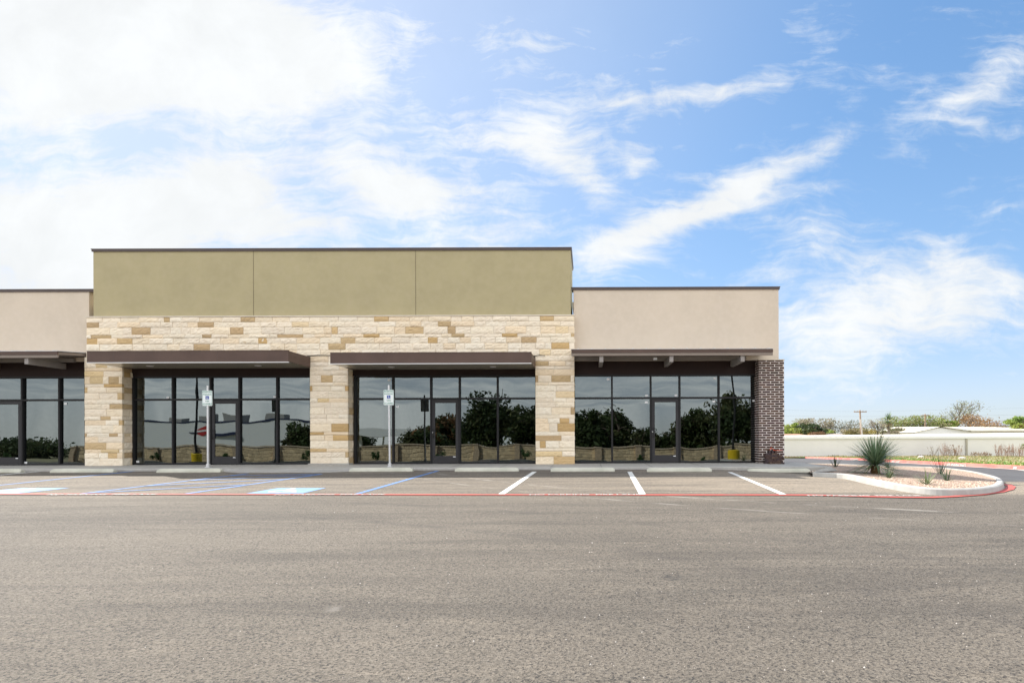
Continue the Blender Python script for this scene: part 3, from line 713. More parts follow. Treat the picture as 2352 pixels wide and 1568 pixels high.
mb = MB(); mb.box(x0b+.03, x1b-.03, D+.025, 20.6, zr_[7], ZB-.01); mb.build('mortar', M_mortar, o)
# stone underside (lintel soffit) hides inside the wall; thin pale sill on top of the band
mb = MB(); mb.box(x0b-.01, x1b+.01, D-.02, 20.16, ZB, ZB+.035); mb.build('stone_sill', mat('cut_stone', (.74, .66, .54), .85, var=.12, bump=.2), B)
# piers
bl = [205, 265, 325, 365, 430, 515, 555, 620, 700, 750, 810, 895, 940, 1000, 1095, 1135, 1205, 1285, 1325, 1390, 1480]
def zrow(b): return ZA(828.7+(b-265)*.1953, D)
PO = [{4: [(.14, .49, .4), (.64, .91, .8)], 5: [(.51, 1, .5)], 6: [(0, .08, .8)], 7: [(.87, 1, .9)], 9: [(.66, 1, .9)], 11: [(.42, .69, .8)], 12: [(.9, 1, .6)], 14: [(.64, .87, .6), (0, .05, .7)], 16: [(.09, .57, 1)], 17: [(.43, .9, .3)], 18: [(.61, .86, .9)], 1: [(.3, .6, .3)], 3: [(0, .5, .35)]},
      {4: [(.29, .6, .9)], 6: [(0, .06, .8), (.92, 1, .6)], 13: [(.56, 1, .8)], 14: [(.09, .36, .9)], 15: [(.6, 1, .9)], 17: [(0, .43, .5)], 18: [(.92, 1, .7)], 8: [(.2, .5, .3)]},
      {1: [(0, .34, .8)], 4: [(.41, .9, .8), (0, .07, .8)], 7: [(.52, .96, .4)], 10: [(.9, 1, .7)], 12: [(.62, .86, .5)], 13: [(.56, .96, .9)], 15: [(.02, .66, .9)], 16: [(.11, .26, .8)], 18: [(.09, .68, .35)], 19: [(.46, .95, .6)]}]
for k, (xa, xb) in enumerate(((SX[194], SX[281]), (SX[712], SX[799.5]), (SX[1230], SX[1320]))):
    SP = MB(); L = xb-xa; sh = rs.uniform(-.02, .02)
    zt = zr_[7]
    zz = [zt]+[zrow(b)+(rs.uniform(-.012, .012) if k else 0) for b in bl[1:-1]]+[-.04]
    if k == 1: zz = [z_+(.03 if 3 < i < 17 else 0) for i, z_ in enumerate(zz)]
    for i in range(len(zz)-1):
        row(SP, (xa, D, 0), (1, 0, 0), FR, L, zz[i+1], zz[i], [(a*L, b*L, s_) for a, b, s_ in PO[k].get(i, [])], .38, .8)
        for (xx, nd) in ((xa, -1), (xb, 1)):
            row(SP, (xx-nd*.012, D+.08, 0), (0, 1, 0), (nd, 0, 0), .5, zz[i+1], zz[i], (), .3, .5, rnd=.22)
    o = SP.build('stone_pillar', M_stone, B, label=['leftmost limestone pillar', 'middle limestone pillar between the two flat canopies', 'right limestone pillar under the end of the stone band'][k])
    mb = MB(); mb.box(xa+.03, xb-.03, D+.025, 20.8, -.05, zt); mb.build('mortar', M_mortar, o)
    if k == 1:
        mb = MB(); mb.box(xa-.05, xb+.04, D-.05, D+.3, -.06, .05); mb.build('footing', M_conc, o)
# ---- brick pier
bx0, bx1 = XA(1743.5, D), XA(1801, D); bzt = ZA(827.8, D)
mb = MB(); pitch = .0795; nrow = int((bzt+.05)/pitch); bw = .285
def brick_row(mb, org, ud, nd, L, z, h, sh):
    u = -sh
    while u < L-.02:
        a, b = max(u, 0), min(u+bw-.026, L)
        if b-a > .03:
            c = rs.choice([(.070, .040, .034), (.060, .036, .030), (.085, .050, .038), (.055, .038, .034), (.095, .060, .042), (.075, .045, .048)])
            o_ = Vector(org); U_ = Vector(ud); N_ = Vector(nd); j = rs.uniform(-.007, -.003); k = rs.uniform(.7, 1.25)
            p = [o_+U_*a, o_+U_*b, o_+U_*b+N_*(.012+j), o_+U_*a+N_*(.012+j)]
            q = []
            for pp in p: pp.z = z; 
            mb.prism(p, (0, 0, h), tuple(v*k for v in c))
        u += bw
for i in range(nrow+1):
    z = -.05+i*pitch; h = pitch-.021
    if z+h > bzt-.01: h = bzt-.012-z
    if h < .02: break
    sh = (.03 if i % 2 else .03+bw*.5)+rs.uniform(-.012, .012)
    brick_row(mb, (bx0, D, 0), (1, 0, 0), FR, bx1-bx0, z, h, sh)
    brick_row(mb, (bx1, D, 0), (0, 1, 0), (1, 0, 0), .9, z, h, sh)
    brick_row(mb, (bx0, D, 0), (0, 1, 0), (-1, 0, 0), .5, z, h, sh)
o = mb.build('brick_pillar', M_brick, B, label='dark brown brick pillar with white mortar at the right corner')
mb = MB(); mb.box(bx0-.002, bx1+.002, D-.002, D+.9, -.06, bzt-.008); mb.build('mortar', M_wmortar, o)
mb = MB(); mb.box(bx0-.02, bx1+.02, D-.02, 20.3, bzt-.008, bzt+.02); mb.box(XW1-.002, bx1+.02, 20.3, 20.93, bzt-.008, bzt+.02); mb.build('pillar_cap', bpy.data.materials['cut_stone'], B)

# ---- headers over the glass
GT = ZA(860.3, GY); TM = ZA(914.2, GY)
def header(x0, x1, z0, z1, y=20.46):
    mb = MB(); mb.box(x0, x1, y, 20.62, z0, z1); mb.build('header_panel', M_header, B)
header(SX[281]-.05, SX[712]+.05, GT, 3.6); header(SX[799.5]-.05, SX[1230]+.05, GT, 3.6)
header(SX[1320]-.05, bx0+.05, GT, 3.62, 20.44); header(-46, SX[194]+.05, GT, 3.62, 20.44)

# ---- flat canopies
M_light = bpy.data.materials.new('downlight_lens'); M_light.use_nodes = True
M_light.node_tree.nodes['Principled BSDF'].inputs['Base Color'].default_value = (.85, .85, .82, 1)
M_light.node_tree.nodes['Principled BSDF'].inputs['Roughness'].default_value = .3
CYF = 18.53
def canopy(x0, x1, zt, zb, seams, lights, lab, cut=0):
    yb = GY-.05
    mb = MB()
    mb.box(x0, x1, CYF, CYF+.04, zb+.03, zt)                       # front fascia
    mb.box(x0, x0+.04, CYF+.04, yb, zb+.03, zt); mb.box(x1-.04, x1, CYF+.04, yb, zb+.03, zt)
    mb.box(x0-.008, x1+.008, CYF-.012, CYF+.05, zt, zt+.012)
    mb.box(x0+.04, x1-.04, CYF+.04, yb, zt-.06, zt-.02)
    o = mb.build('flat_canopy', M_fascia, B, bevel=.004, label=lab)
    for s_ in seams: mb = MB(); mb.box(s_-.003, s_+.003, CYF-.0025, CYF+.002, zb+.03, zt); mb.build('seam', M_coping, o)
    mb = MB(); mb.box(x0-.004, x1+.004, CYF-.006, CYF+.05, zb, zb+.028); mb.build('drip_edge', M_awntop, o)
    mb = MB(); n = 24
    ys_ = lin(CYF+.05, yb, .145)
    # soffit boards run front to back as long low ribs
    rise = .05
    for a, b in zip(ys_, ys_[1:]):
        za = zb+.004+rise*(a-CYF)/2; zb2 = zb+.004+rise*(b-CYF)/2
        mb.grid([(x0, a+.004, za), (x1, a+.004, za), (x1, b-.004, zb2), (x0, b-.004, zb2), (x0, b, zb2+.012), (x1, b, zb2+.012)], [(0, 1, 2, 3), (3, 2, 5, 4)])
    mb.build('soffit', M_soffit, o)
    for lx in lights:
        mb = MB(); cyy = CYF+.95; zz = zb+.004+rise*.95/2
        mb.lathe([(.085, -.012), (.105, -.010), (.105, .004)], 20, (lx, cyy, zz)); l_ = mb.build('downlight', M_awntop, o)
        mb = MB(); mb.lathe([(.07, -.0145), (.07, -.0122)], 20, (lx, cyy, zz)); mb.build('lens', M_light, l_)
    return o
canopy(XA(200, CYF), XA(663, CYF), ZA(802.6, CYF), ZA(830.0, CYF), [XA(262, CYF), XA(500, CYF)], [XA(346, 19.5), XA(594, 19.5)], 'left flat brown metal canopy with two downlights')
canopy(XA(759, CYF), XA(1221, CYF), ZA(808.2, CYF), ZA(834.6, CYF), [], [XA(900, 19.5), XA(1133, 19.5)], 'right flat brown metal canopy with two downlights')

# ---- sloping awnings
def awning(x0, x1, beams, lab):
    yf = 19.0; zf = ZA(802.6, yf); z1 = ZA(810, yf); z2 = ZA(817, yf); yb = 20.3; rise = .12
    mb = MB()
    mb.box(x0, x1, yf, yf+.05, z2, z1-.004)
    mb.grid([(x0, yf+.03, zf-.02), (x0, yb, zf-.02+rise), (x0, yb, z1+rise), (x0, yf+.03, z1), (x0+.03, yf+.03, zf-.02), (x0+.03, yb, zf-.02+rise), (x0+.03, yb, z1+rise), (x0+.03, yf+.03, z1)], [(0, 1, 2, 3), (4, 5, 6, 7), (0, 4, 5, 1), (3, 2, 6, 7)])
    mb.grid([(x1, yf+.03, zf-.02), (x1, yb, zf-.02+rise), (x1, yb, z1+rise), (x1, yf+.03, z1), (x1-.03, yf+.03, zf-.02), (x1-.03, yb, zf-.02+rise), (x1-.03, yb, z1+rise), (x1-.03, yf+.03, z1)], [(0, 1, 2, 3), (4, 5, 6, 7), (0, 4, 5, 1), (3, 2, 6, 7)])
    o = mb.build('awning', M_awn, B, label=lab)
    mb = MB(); mb.box(x0, x1, yf-.02, yf+.03, z1, zf); mb.build('fascia', M_fascia, o)
    mb = MB()   # standing-seam roof sheet
    mb.grid([(x0-.02, yf-.035, zf+.002), (x1+.02, yf-.035, zf+.002), (x1+.02, yb, zf+rise), (x0-.02, yb, zf+rise), (x0-.02, yf-.035, zf+.014), (x1+.02, yf-.035, zf+.014), (x1+.02, yb, zf+rise+.012), (x0-.02, yb, zf+rise+.012)],
            [(0, 1, 2, 3), (4, 5, 6, 7), (0, 1, 5, 4), (1, 2, 6, 5), (0, 3, 7, 4)])
    n = int((x1-x0)/.43); 
    for i in range(n+1):
        xx = x1-.12-i*.43
        if xx < x0: break
        mb.grid([(xx+a, y, z_) for (y, z_) in ((yf-.036, zf+.012), (yb, zf+rise+.010)) for a in (-.03, -.008, .008, .03)]+[(xx+a, y, z_+.028) for (y, z_) in ((yf-.036, zf+.012), (yb, zf+rise+.010)) for a in (-.008, .008)],
                [(0, 8, 9, 3), (0, 4, 10, 8), (8, 10, 11, 9), (9, 11, 7, 3)])
    mb.build('roof_sheet', M_awntop, o)
    mb = MB(); u = 0
    nb_ = int((x1-x0-.1)/.15)
    for i in range(nb_):       # ribbed decking seen from below
        xx = x0+.05+i*.15
        mb.grid([(xx, yf+.05, z1-.005), (xx+.09, yf+.05, z1-.005), (xx+.105, yf+.05, z1-.035), (xx+.135, yf+.05, z1-.035), (xx+.15, yf+.05, z1-.005), (xx, yb, z1-.005+rise), (xx+.09, yb, z1-.005+rise), (xx+.105, yb, z1-.035+rise), (xx+.135, yb, z1-.035+rise), (xx+.15, yb, z1-.005+rise)],
                [(0, 1, 6, 5), (1, 2, 7, 6), (2, 3, 8, 7), (3, 4, 9, 8)])
    mb.build('decking', M_deck, o)
    mb = MB(); mb.box(x0+.05, x1-.52, 20.20, 20.298, AWZ+.0, z2+rise+.02); mb.build('ledger', M_beam, o)
    for bx in beams:
        mb = MB(); mb.box(bx-.062, bx+.062, yf+.052, 20.62-.17, ZA(831, yf), z2-.004); mb.build('beam', M_beam, o, bevel=.004)
    return o
a2 = awning(XA(1313, 19), XA(1776, 19), [XA(1382, 19), XA(1543.5, 19), XA(1707.5, 19)], 'right shed awning on three grey beams')
mb = MB(); xx = XA(1506, 19.3); mb.box(xx-.06, xx+.06, 19.35, 19.47, 3.36, 3.44); mb.build('conduit_box', M_galv, a2)
awning(-46, XA(133, 19), [XA(57.6, 19)-2.25*i for i in range(8)], 'left shed awning beside the left canopy')
for mb_x in (XA(30, 20.2), XA(220, 20.2)): pass

# ---- shopfronts
def pane_mesh(x0, x1, z0, z1, y=GY+.0):
    mb = MB(); tilt = .0038
    mb.grid([(x0, y+tilt*z0, z0), (x1, y+tilt*z0, z0), (x1, y+tilt*z1, z1), (x0, y+tilt*z1, z1)], [(0, 1, 2, 3)]); return mb
FW = .058
def sticker(par, x, z, w=.1, h=.065, y=GY-.006):
    mb = MB(); mb.box(x, x+w, y-.001, y, z, z+h); mb.build('sticker', M_sticker, par)
def storefront(xs, door, lab, x_lo=None, stick=()):
    """xs: mullion centre lines; door: index of the door bay"""
    fr = MB(); y0, y1 = GY-.07, GY+.05
    a, b = xs[0], xs[-1]
    fr.box(a, b, y0, y1, GT-.06, GT); fr.box(a, b, y0+.003, y1, TM-.03, TM+.03)
    for i, x in enumerate(xs):
        fr.box(x-FW/2, x+FW/2, y0-.003, y1+.003, 0, GT-.06) if not i in (0, len(xs)-1) else fr.box(x-.03, x+.03, y0-.003, y1+.003, 0, GT-.06)
    for i in range(len(xs)-1):
        if i != door: fr.box(xs[i]+FW/2, xs[i+1]-FW/2, y0+.003, y1, .0, .055)
    o = fr.build('shopfront_frame', M_frame, B, bevel=.004, label=lab)
    panes = {}
    for i in range(len(xs)-1):
        l, r_ = xs[i]+FW/2-.01, xs[i+1]-FW/2+.01
        panes[(i, 1)] = pane_mesh(l, r_, TM+.02, GT-.05).build('window_pane', M_glass, o)
        if i != door: panes[(i, 0)] = pane_mesh(l, r_, .045, TM-.02).build('window_pane', M_glass, o)
    for (i, j, u, v) in stick:
        l, r_ = xs[i]+FW/2, xs[i+1]-FW/2; zb_, zt_ = ((TM+.03, GT-.06) if j else (.055, TM-.03))
        sticker(o, l+(r_-l-.1)*u, zb_+(zt_-zb_-.065)*v)
    # door leaf
    l, r_ = xs[door]+FW/2+.006, xs[door+1]-FW/2-.006; zt = TM-.035; st = .10
    d = MB(); yd0, yd1 = GY-.05, GY-.005
    d.box(l, l+st, yd0, yd1, .012, zt); d.box(r_-st, r_, yd0, yd1, .012, zt); d.box(l+st, r_-st, yd0, yd1, zt-.11, zt); d.box(l+st, r_-st, yd0, yd1, .012, .27)
    dd = d.build('door', M_doorframe, B, bevel=.004)
    pane_mesh(l+st-.01, r_-st+.01, .26, zt-.10, GY-.03).build('door_glass', M_glass, dd)
    hx = l+st*.55
    h = MB(); h.tube([(hx-.0, yd0-.001, 1.18), (hx, yd0-.055, 1.18), (hx, yd0-.062, 1.165), (hx, yd0-.062, .90), (hx, yd0-.055, .885), (hx, yd0-.001, .885)], .012, 8); h.build('handle', M_frame, dd, smooth=True)
    h = MB(); h.lathe([(.018, 0), (.018, .008), (.012, .010)], 14); 
    h.v = [(hx-.035+v[0], yd0-v[2], 1.06+v[1]) for v in h.v]; h.build('lock', M_steel, dd)
    for hz_ in (1.86, .2): h = MB(); h.box(r_-.012, r_+.008, yd0-.014, yd0, hz_, hz_+.12); h.build('hinge', M_black, dd)
    h = MB(); h.box(r_-st-.09, r_-st-.005, yd0-.003, yd0-.001, .225, .25); h.build('sticker', M_sticker, dd)
    return o
storefront([XA(v, GY) for v in (309.5, 399.5, 486, 552, 638.5, 716)], 2, 'shopfront under the left flat canopy', stick=[(0, 0, .02, .01), (0, 1, .9, .02), (3, 1, .98, .03)])
storefront([XA(v, GY) for v in (817, 903.8, 991, 1056.5, 1143.7, 1232)], 2, 'shopfront under the right flat canopy', stick=[(1, 0, .06, .9), (0, 1, .95, .9)])
storefront([XA(v, GY) for v in (1317, 1405.9, 1494.8, 1561, 1650.8, 1741)], 2, 'shopfront under the right awning', stick=[(0, 1, .96, .9), (1, 1, .95, .03), (1, 0, .94, .96), (2, 1, .95, .03), (3, 1, .96, .93), (3, 0, .93, .97), (4, 0, .95, .98)])
storefront([XA(v, GY) for v in (-184, -97.5, -11.5, 54, 139.5, 200)], 2, 'shopfront under the left awning', stick=[(3, 0, .0, .0), (4, 0, .12, .97)])
# loose cables on the stone
for pts in ([(705, 817.5), (712, 817), (730, 815.5), (758, 816)], [(1226, 818.5), (1240, 815), (1252, 816.5)], [(1228.3, 821), (1229, 850)]):
    mb = MB(); mb.tube([P(a_, b_, D-.03) for a_, b_ in pts], .011, 5); mb.build('cable', M_black, B)

# ================================================================ wheel stops
def wheel_stop():
    L = 1.83/2; w = .09; h = .115
    prof = [(-w, 0), (-w, .03), (-.055, h-.012), (-.045, h), (.045, h), (.055, h-.012), (w, .03), (w, 0)]
    mb = MB(); n = len(prof); xs_ = [(-L, .62), (-L+.05, .9), (-L+.10, 1.0), (L-.10, 1.0), (L-.05, .9), (L, .62)]
    vs = [(x, p[0]*(.8+.2*k), p[1]*k if p[1] > 0 else 0) for x, k in xs_ for p in prof]
    fs = [(i*n+j, i*n+j+1, (i+1)*n+j+1, (i+1)*n+j) for i in range(len(xs_)-1) for j in range(n-1)]+[tuple(range(n)), tuple(range((len(xs_)-1)*n, len(xs_)*n))[::-1]]
    mb.grid(vs, fs)
    for sx in (-.6, .6): mb.lathe([(.012, h), (.012, h+.004)], 8, (sx, 0, 0))
    return mb.build('wheel_stop', M_stop, label='x', cat='wheel stop', group='concrete wheel stops along the walk', bevel=.004)
labs = ['concrete wheel stop cut off by the left edge, left of the leftmost pillar', 'concrete wheel stop in front of the leftmost limestone pillar', 'concrete wheel stop before the left sign post and left canopy door',
        'concrete wheel stop before the right accessible parking sign post', 'concrete wheel stop centred before the door under the right flat canopy', 'concrete wheel stop in front of the rightmost limestone pillar',
        'concrete wheel stop before the door under the right awning', 'concrete wheel stop nearest the brick pillar and stacked bricks']
ws = wheel_stop()
for i, (a, b, yy) in enumerate([(-100, 48, 1085.5), (111, 262, 1085), (357, 507, 1084.8), (801, 947, 1082.8), (1044, 1191, 1082.6), (1266, 1411, 1082.6), (1488, 1634, 1083), (1716, 1864, 1084.6)]):
    g = G((a+b)/2, yy)
    o = ws if i == 0 else copy_tree(ws)
    put(o, (g.x, g.y+.09, zg(g.x, g.y+.09)-.004), rs.uniform(-.012, .012), None, labs[i]); o.rotation_euler[0] = .0

# ================================================================ sign posts
def sign_post():
    root = empty('parking_sign', label='x', cat='sign', group='accessible parking signs')
    H = 2.50
    mb = MB(); s_ = .025
    mb.box(-s_, s_, -s_, s_, 0, H); mb.build('post', M_galv, root, bevel=.006)
    mb = MB(); mb.box(-.075, .075, -.06, .06, -.01, .012); mb.box(-.042, .042, -.042, .042, .012, .10); mb.build('base_plate', M_galv, root, bevel=.003)
    w, h, r_ = .155, .235, .03; zc = 2.115
    def rr(w, h, r_, y): return [(sx*(w-r_)+r_*math.cos(R(a)), y, zc+sz*(h-r_)+r_*math.sin(R(a))) for sx, sz, a0_ in ((1, 1, 0), (-1, 1, 90), (-1, -1, 180), (1, -1, 270)) for a in range(a0_, a0_+91, 15)]
    yb = -s_-.006
    mb = MB(); mb.prism(rr(w, h, r_, yb), (0, .003, 0)); pl = mb.build('sign_plate', M_signwhite, root)
    # green border ring
    mb = MB(); a, b = rr(w-.010, h-.010, .024, yb-.001), rr(w-.017, h-.017, .019, yb-.001); n = len(a)
    mb.grid(a+b, [(i, (i+1) % n, n+(i+1) % n, n+i) for i in range(n)]); mb.build('border', M_green, pl)
    for txt, z_, sz, sx in (('RESERVED', .165, .062, 1.0), ('PARKING', .092, .062, 1.0), ('VAN', -.112, .062, 1.0), ('ACCESSIBLE', -.195, .062, .82)):
        text_mb(txt, sz, lambda a_, b_: (a_, yb-.0015, zc+z_+b_), 'CENTER', None, bold=.0012, sx=sx).build('lettering', M_green, pl)
    mb = MB(); q = .052; mb.grid([(-q, yb-.0015, zc+.015-q), (q, yb-.0015, zc+.015-q), (q, yb-.0015, zc+.015+q), (-q, yb-.0015, zc+.015+q)], [(0, 1, 2, 3)]); mb.build('symbol_panel', M_blue, pl)
    mb = MB(); isa(lambda a_, b_: (-q+2*q*a_, yb-.003, zc+.015-q+2*q*b_), mb); mb.build('wheelchair_symbol', M_white, pl)
    for z_ in (zc+.218, zc-.218):
        k = MB(); k.lathe([(.008, 0), (.008, .004)], 8); k.v = [(v[0], yb-v[2], z_+v[1]) for v in k.v]; k.build('bolt', M_steel, pl)
    return root
sp_ = sign_post()
g = P(478, 1072.3, 18.5); put(sp_, (g.x, g.y, zs(18.5)+.012), 0, 1, 'white reserved parking sign on galvanised post, left one, before the left canopy door')
s2 = copy_tree(sp_); g = P(895.5, 1071.8, 18.5); put(s2, (g.x, g.y, zs(18.5)+.012), R(3), 1, 'white reserved parking sign on galvanised post, right one, beside the middle pillar'); s2.rotation_euler[1] = R(-.55)

# ================================================================ loose bricks stacked by the pier
mb = MB(); mb.box(-.096, .096, -.045, .045, 0, .056, col=(1, 1, 1))
M_b = [mat('loose_brick_a', (.085, .048, .040), .8, var=.5, vscale=14, bump=.5, bscale=90), mat('loose_brick_b', (.14, .085, .060), .8, var=.5, vscale=14, bump=.5, bscale=90), mat('loose_brick_c', (.07, .045, .048), .8, var=.5, vscale=14, bump=.5, bscale=90)]
bx = []
for k in range(3): bb = mb if k == 0 else mb; bb.hascol = False; bx.append(bb.build('loose_brick', M_b[k], bevel=.004, label='dark brown brick piled at the foot of the brick pillar', cat='brick', group='loose dark bricks piled at the brick pillar'))
gx0, gx1 = XA(1755, 19.75), XA(1800, 19.75); zz = zs(19.7); first = [True]*3
rb = random.Random(5)
for lay in range(6):
    endon = lay in (1, 2, 4)
    w = .092 if endon else .196; n = int((gx1-gx0-(.02*lay if lay > 4 else 0))/w)
    for i in range(n):
        for dpt in ((0,) if endon else (0, 1)):
            k = rb.choice([0, 0, 0, 1, 2]); o = bx[k] if first[k] else bx[k].copy()
            if not first[k]: COL.objects.link(o)
            first[k] = False
            o.location = (gx0+w*(i+.5)+rb.uniform(-.004, .004)+(.03 if lay % 2 else 0), 19.72+dpt*.094+(.02 if endon else -.03)+rb.uniform(-.008, .008), zz+lay*.0575)
            o.rotation_euler = (0, 0, (R(90) if endon else 0)+rb.uniform(-.05, .05))
topz = zz+6*.0575
for i in range(3):
    k = rb.choice([0, 2]); o = bx[k].copy(); COL.objects.link(o); o.location = (gx0+.13+i*.1, 19.74, topz+.045); o.rotation_euler = (R(90), 0, R(90)+rb.uniform(-.03, .03))
for i in range(8):
    k = rb.choice([0, 1, 2]); o = bx[k].copy(); COL.objects.link(o); o.location = (gx0+.05+rb.random()*.5, 19.56-rb.random()*.03, zz+.0); o.rotation_euler = (0, 0, rb.uniform(0, 3))
# small orange scrap on the pile
mb = MB(); c = Vector((gx0+.22, 19.70, topz+.09)); cc_ = []
rows_ = []
for i in range(9):
    t = i/8; rows_ += [(c.x-.05+.42*t, c.y-.04, c.z+.07*math.exp(-((t-.12)/.1)**2)+.006*math.sin(i*2)), (c.x-.04+.42*t, c.y+.05, c.z+.10*math.exp(-((t-.14)/.1)**2)+.008)]
mb.grid(rows_, [(2*i, 2*i+1, 2*i+3, 2*i+2) for i in range(8)]); o = mb.build('plastic_flag', M_orange, label='crumpled orange plastic flagging on top of the brick pile', cat='plastic flag'); so = o.modifiers.new('s', 'SOLIDIFY'); so.thickness = .004
# ================================================================ ISLAND PLANTS
rp = random.Random(21)
def leafmat(name, tint=(1, 1, 1), rough=.6, trans=.0):
    m_ = bpy.data.materials.new(name); m_.use_nodes = True; t = NT(m_.node_tree); b = t.n['Principled BSDF']
    at = t.n.new('ShaderNodeVertexColor'); at.layer_name = 'Col'
    c = t.mix(1.0, at.outputs[0], (*tint, 1), 'MULTIPLY'); t.set(b.inputs['Base Color'], c)
    b.inputs['Roughness'].default_value = rough; b.inputs['Specular IOR Level'].default_value = .3
    if trans:
        tb = t.n.new('ShaderNodeBsdfTranslucent'); t.l.new(c, tb.inputs[0])
        ms = t.n.new('ShaderNodeMixShader'); ms.inputs[0].default_value = trans; t.l.new(b.outputs[0], ms.inputs[1]); t.l.new(tb.outputs[0], ms.inputs[2])
        t.l.new(ms.outputs[0], t.n['Material Output'].inputs[0])
    return m_
M_leaf = leafmat('leaf', trans=.3); M_blade = leafmat('blade_leaf', rough=.45, trans=.12)
M_bark = mat('bark', (.16, .125, .095), .95, var=.4, vscale=6, bump=.6, bscale=20)
M_bark2 = mat('grey_bark', (.26, .22, .18), .95, var=.3, vscale=3)
def blade(mb, base, az, el, L, w, droop, col, n=5):
    d = Vector((math.cos(az)*math.cos(el), math.sin(az)*math.cos(el), math.sin(el))); side = Vector((-math.sin(az), math.cos(az), 0))
    pts = []; p = Vector(base)
    for i in range(n+1):
        t = i/n; ww = w*(1-t**1.6)*(.55+.9*min(1, t*3))*.7
        if i == n: pts.append((p, 0)); break
        pts.append((p.copy(), ww)); d = (d+Vector((0, 0, -droop/n))).normalized(); p = p+d*(L/n)
    vs = []
    for q, ww in pts: vs += [q-side*ww, q+side*ww]
    mb.grid(vs, [(2*i, 2*i+1, 2*i+3, 2*i+2) for i in range(n)], col)
# big fountain plant
g = G(*C5(992, 836), h=KH-.04)
root = empty('yucca_plant', g, label='large green fountain-leaved yucca with stout trunk in the planting island', cat='plant')
mb = MB(); prof = []
for i in range(10): prof.append((.125+.012*math.sin(i*1.9)+(.02 if i == 0 else 0), i*.035-.03))
mb.lathe(prof, 14, tuple(g)); mb.build('trunk', mat('yucca_trunk', (.20, .115, .04), .9, var=.6, vscale=14, vcol=(.09, .05, .02), bump=1, bscale=40, bdist=.02), root)
sc = 1.0
crown = MB(); c0 = g+Vector((0, 0, .32))
for i in range(480):
    az = rp.uniform(0, 2*math.pi); u = rp.random(); el = R(82-96*u**.85)
    L = rp.uniform(.86, 1.06)*(.86+.26*math.cos(el)); k = rp.uniform(.65, 1.25)
    col = (.17*k, .25*k, .14*k) if rp.random() > .25 else (.30*k, .38*k, .23*k)
    if el < R(0) and rp.random() < .4: col = (.16*k, .15*k, .07*k)
    blade(crown, c0+Vector((math.cos(az), math.sin(az), 0))*.07*math.cos(el)+Vector((0, 0, rp.uniform(-.04, .06))), az, el, L, .016, rp.uniform(.1, .45), col, 5)
crown.build('crown', M_blade, root)
st = MB()
for (a, x1_, y1_) in ((0, 1015, 365), (1, 1072, 400)):
    tp = P(*C5(x1_, y1_), g.y); st.tube([c0+Vector((.02+.1*a, 0, .3)), c0.lerp(tp, .5)+Vector((.03*(1-2*a), 0, 0)), tp], [.010, .008, .005], 5, (.12, .09, .06))
    for k in range(26):
        q = c0.lerp(tp, .72+.28*rp.random()); a_ = rp.uniform(0, 6.3); r_ = rp.uniform(.02, .08)
        st.tube([q, q+Vector((math.cos(a_)*r_, math.sin(a_)*r_, rp.uniform(.0, .06)))], [.004, .007], 4, (.10, .09, .05))
st.build('flower_stalk', leafmat('stalk', rough=.8), root)
def small_plant(x, y, n, L, w, elr, droop, col, label):
    g = G(*C5(x, y), h=KH-.04); mb = MB()
    for i in range(n):
        k = rp.uniform(.7, 1.3); blade(mb, g+Vector((rp.uniform(-.03, .03), rp.uniform(-.03, .03), -.01)), rp.uniform(0, 6.3), R(rp.uniform(*elr)), L*rp.uniform(.6, 1.05), w, rp.uniform(*droop), tuple(v*k for v in col), 4)
    mb.build('red_yucca', M_blade, label=label, cat='plant', group='small grassy plants in the gravel island')
DKG = (.07, .10, .06); PLG = (.20, .24, .13)
small_plant(628, 770, 26, .62, .014, (45, 88), (0, .3), DKG, 'small dark grassy plant left of the big yucca, nearest the bricks')
small_plant(1103, 787, 40, .60, .014, (30, 85), (.1, .7), DKG, 'small dark grassy plant directly right of the big yucca trunk')
small_plant(1118, 866, 40, .45, .014, (15, 85), (.2, .8), (.12, .16, .09), 'small arching grassy plant on the gravel in front of the big yucca')
small_plant(1465, 922, 34, .5, .014, (20, 80), (.1, .5), PLG, 'small pale grassy plant nearest the front kerb of the island')
small_plant(1588, 846, 20, 1.0, .014, (50, 85), (0, .15), DKG, 'tall sparse dark-stemmed plant near the right end of the island')
small_plant(1650, 892, 36, .45, .013, (20, 85), (.1, .6), (.13, .17, .10), 'small tufted plant in front of the tall sparse plant')

# ================================================================ FAR BACKGROUND
def C6(x, y): return ((2350+x/6.357)*.7656, (1180+y/6.357)*.7656)
def D6(x, y): return ((2700+x/6.323)*.7656, (1180+y/6.323)*.7656)
M_swall = mat('white_metal_wall', (.80, .765, .72), .7, var=.06, vscale=.4)
M_sroof = mat('cream_metal_roof', (.80, .74, .62), .5, var=.1, vscale=.4)
M_gut = mat('white_gutter', (.82, .81, .77), .45)
M_found = mat('grey_foundation', (.16, .16, .15), .9, var=.4, vscale=1)
WY = 68.5
xl, xr = 5.0, 78.0
zb_ = ZA(1053.2, WY)
def ev(x): return ZA(1007.5, WY)
st_ = empty('storage_building', (30, WY, zb_), label='long low white metal building behind the lane with pale gutter', cat='building')
mb = MB(); mb.box(xl, xr, WY, WY+.2, zb_+.1, ZA(1006, WY)); mb.box(xl, xl+.2, WY+.2, WY+14, zb_+.1, ZA(1006, WY)); mb.box(xr-.2, xr, WY+.2, WY+14, zb_+.1, ZA(1006, WY)); mb.build('wall', M_swall, st_)
mb = MB(); mb.box(xl, xr, WY-.03, WY+.2, zb_-.7, zb_+.15); mb.build('foundation', M_found, st_)
mb = MB(); mb.box(xl, xr, WY-.16, WY-.002, ZA(1009.5, WY), ZA(1004.4, WY)); mb.build('gutter', M_gut, st_)
mb = MB(); zE = ZA(1004.2, WY)
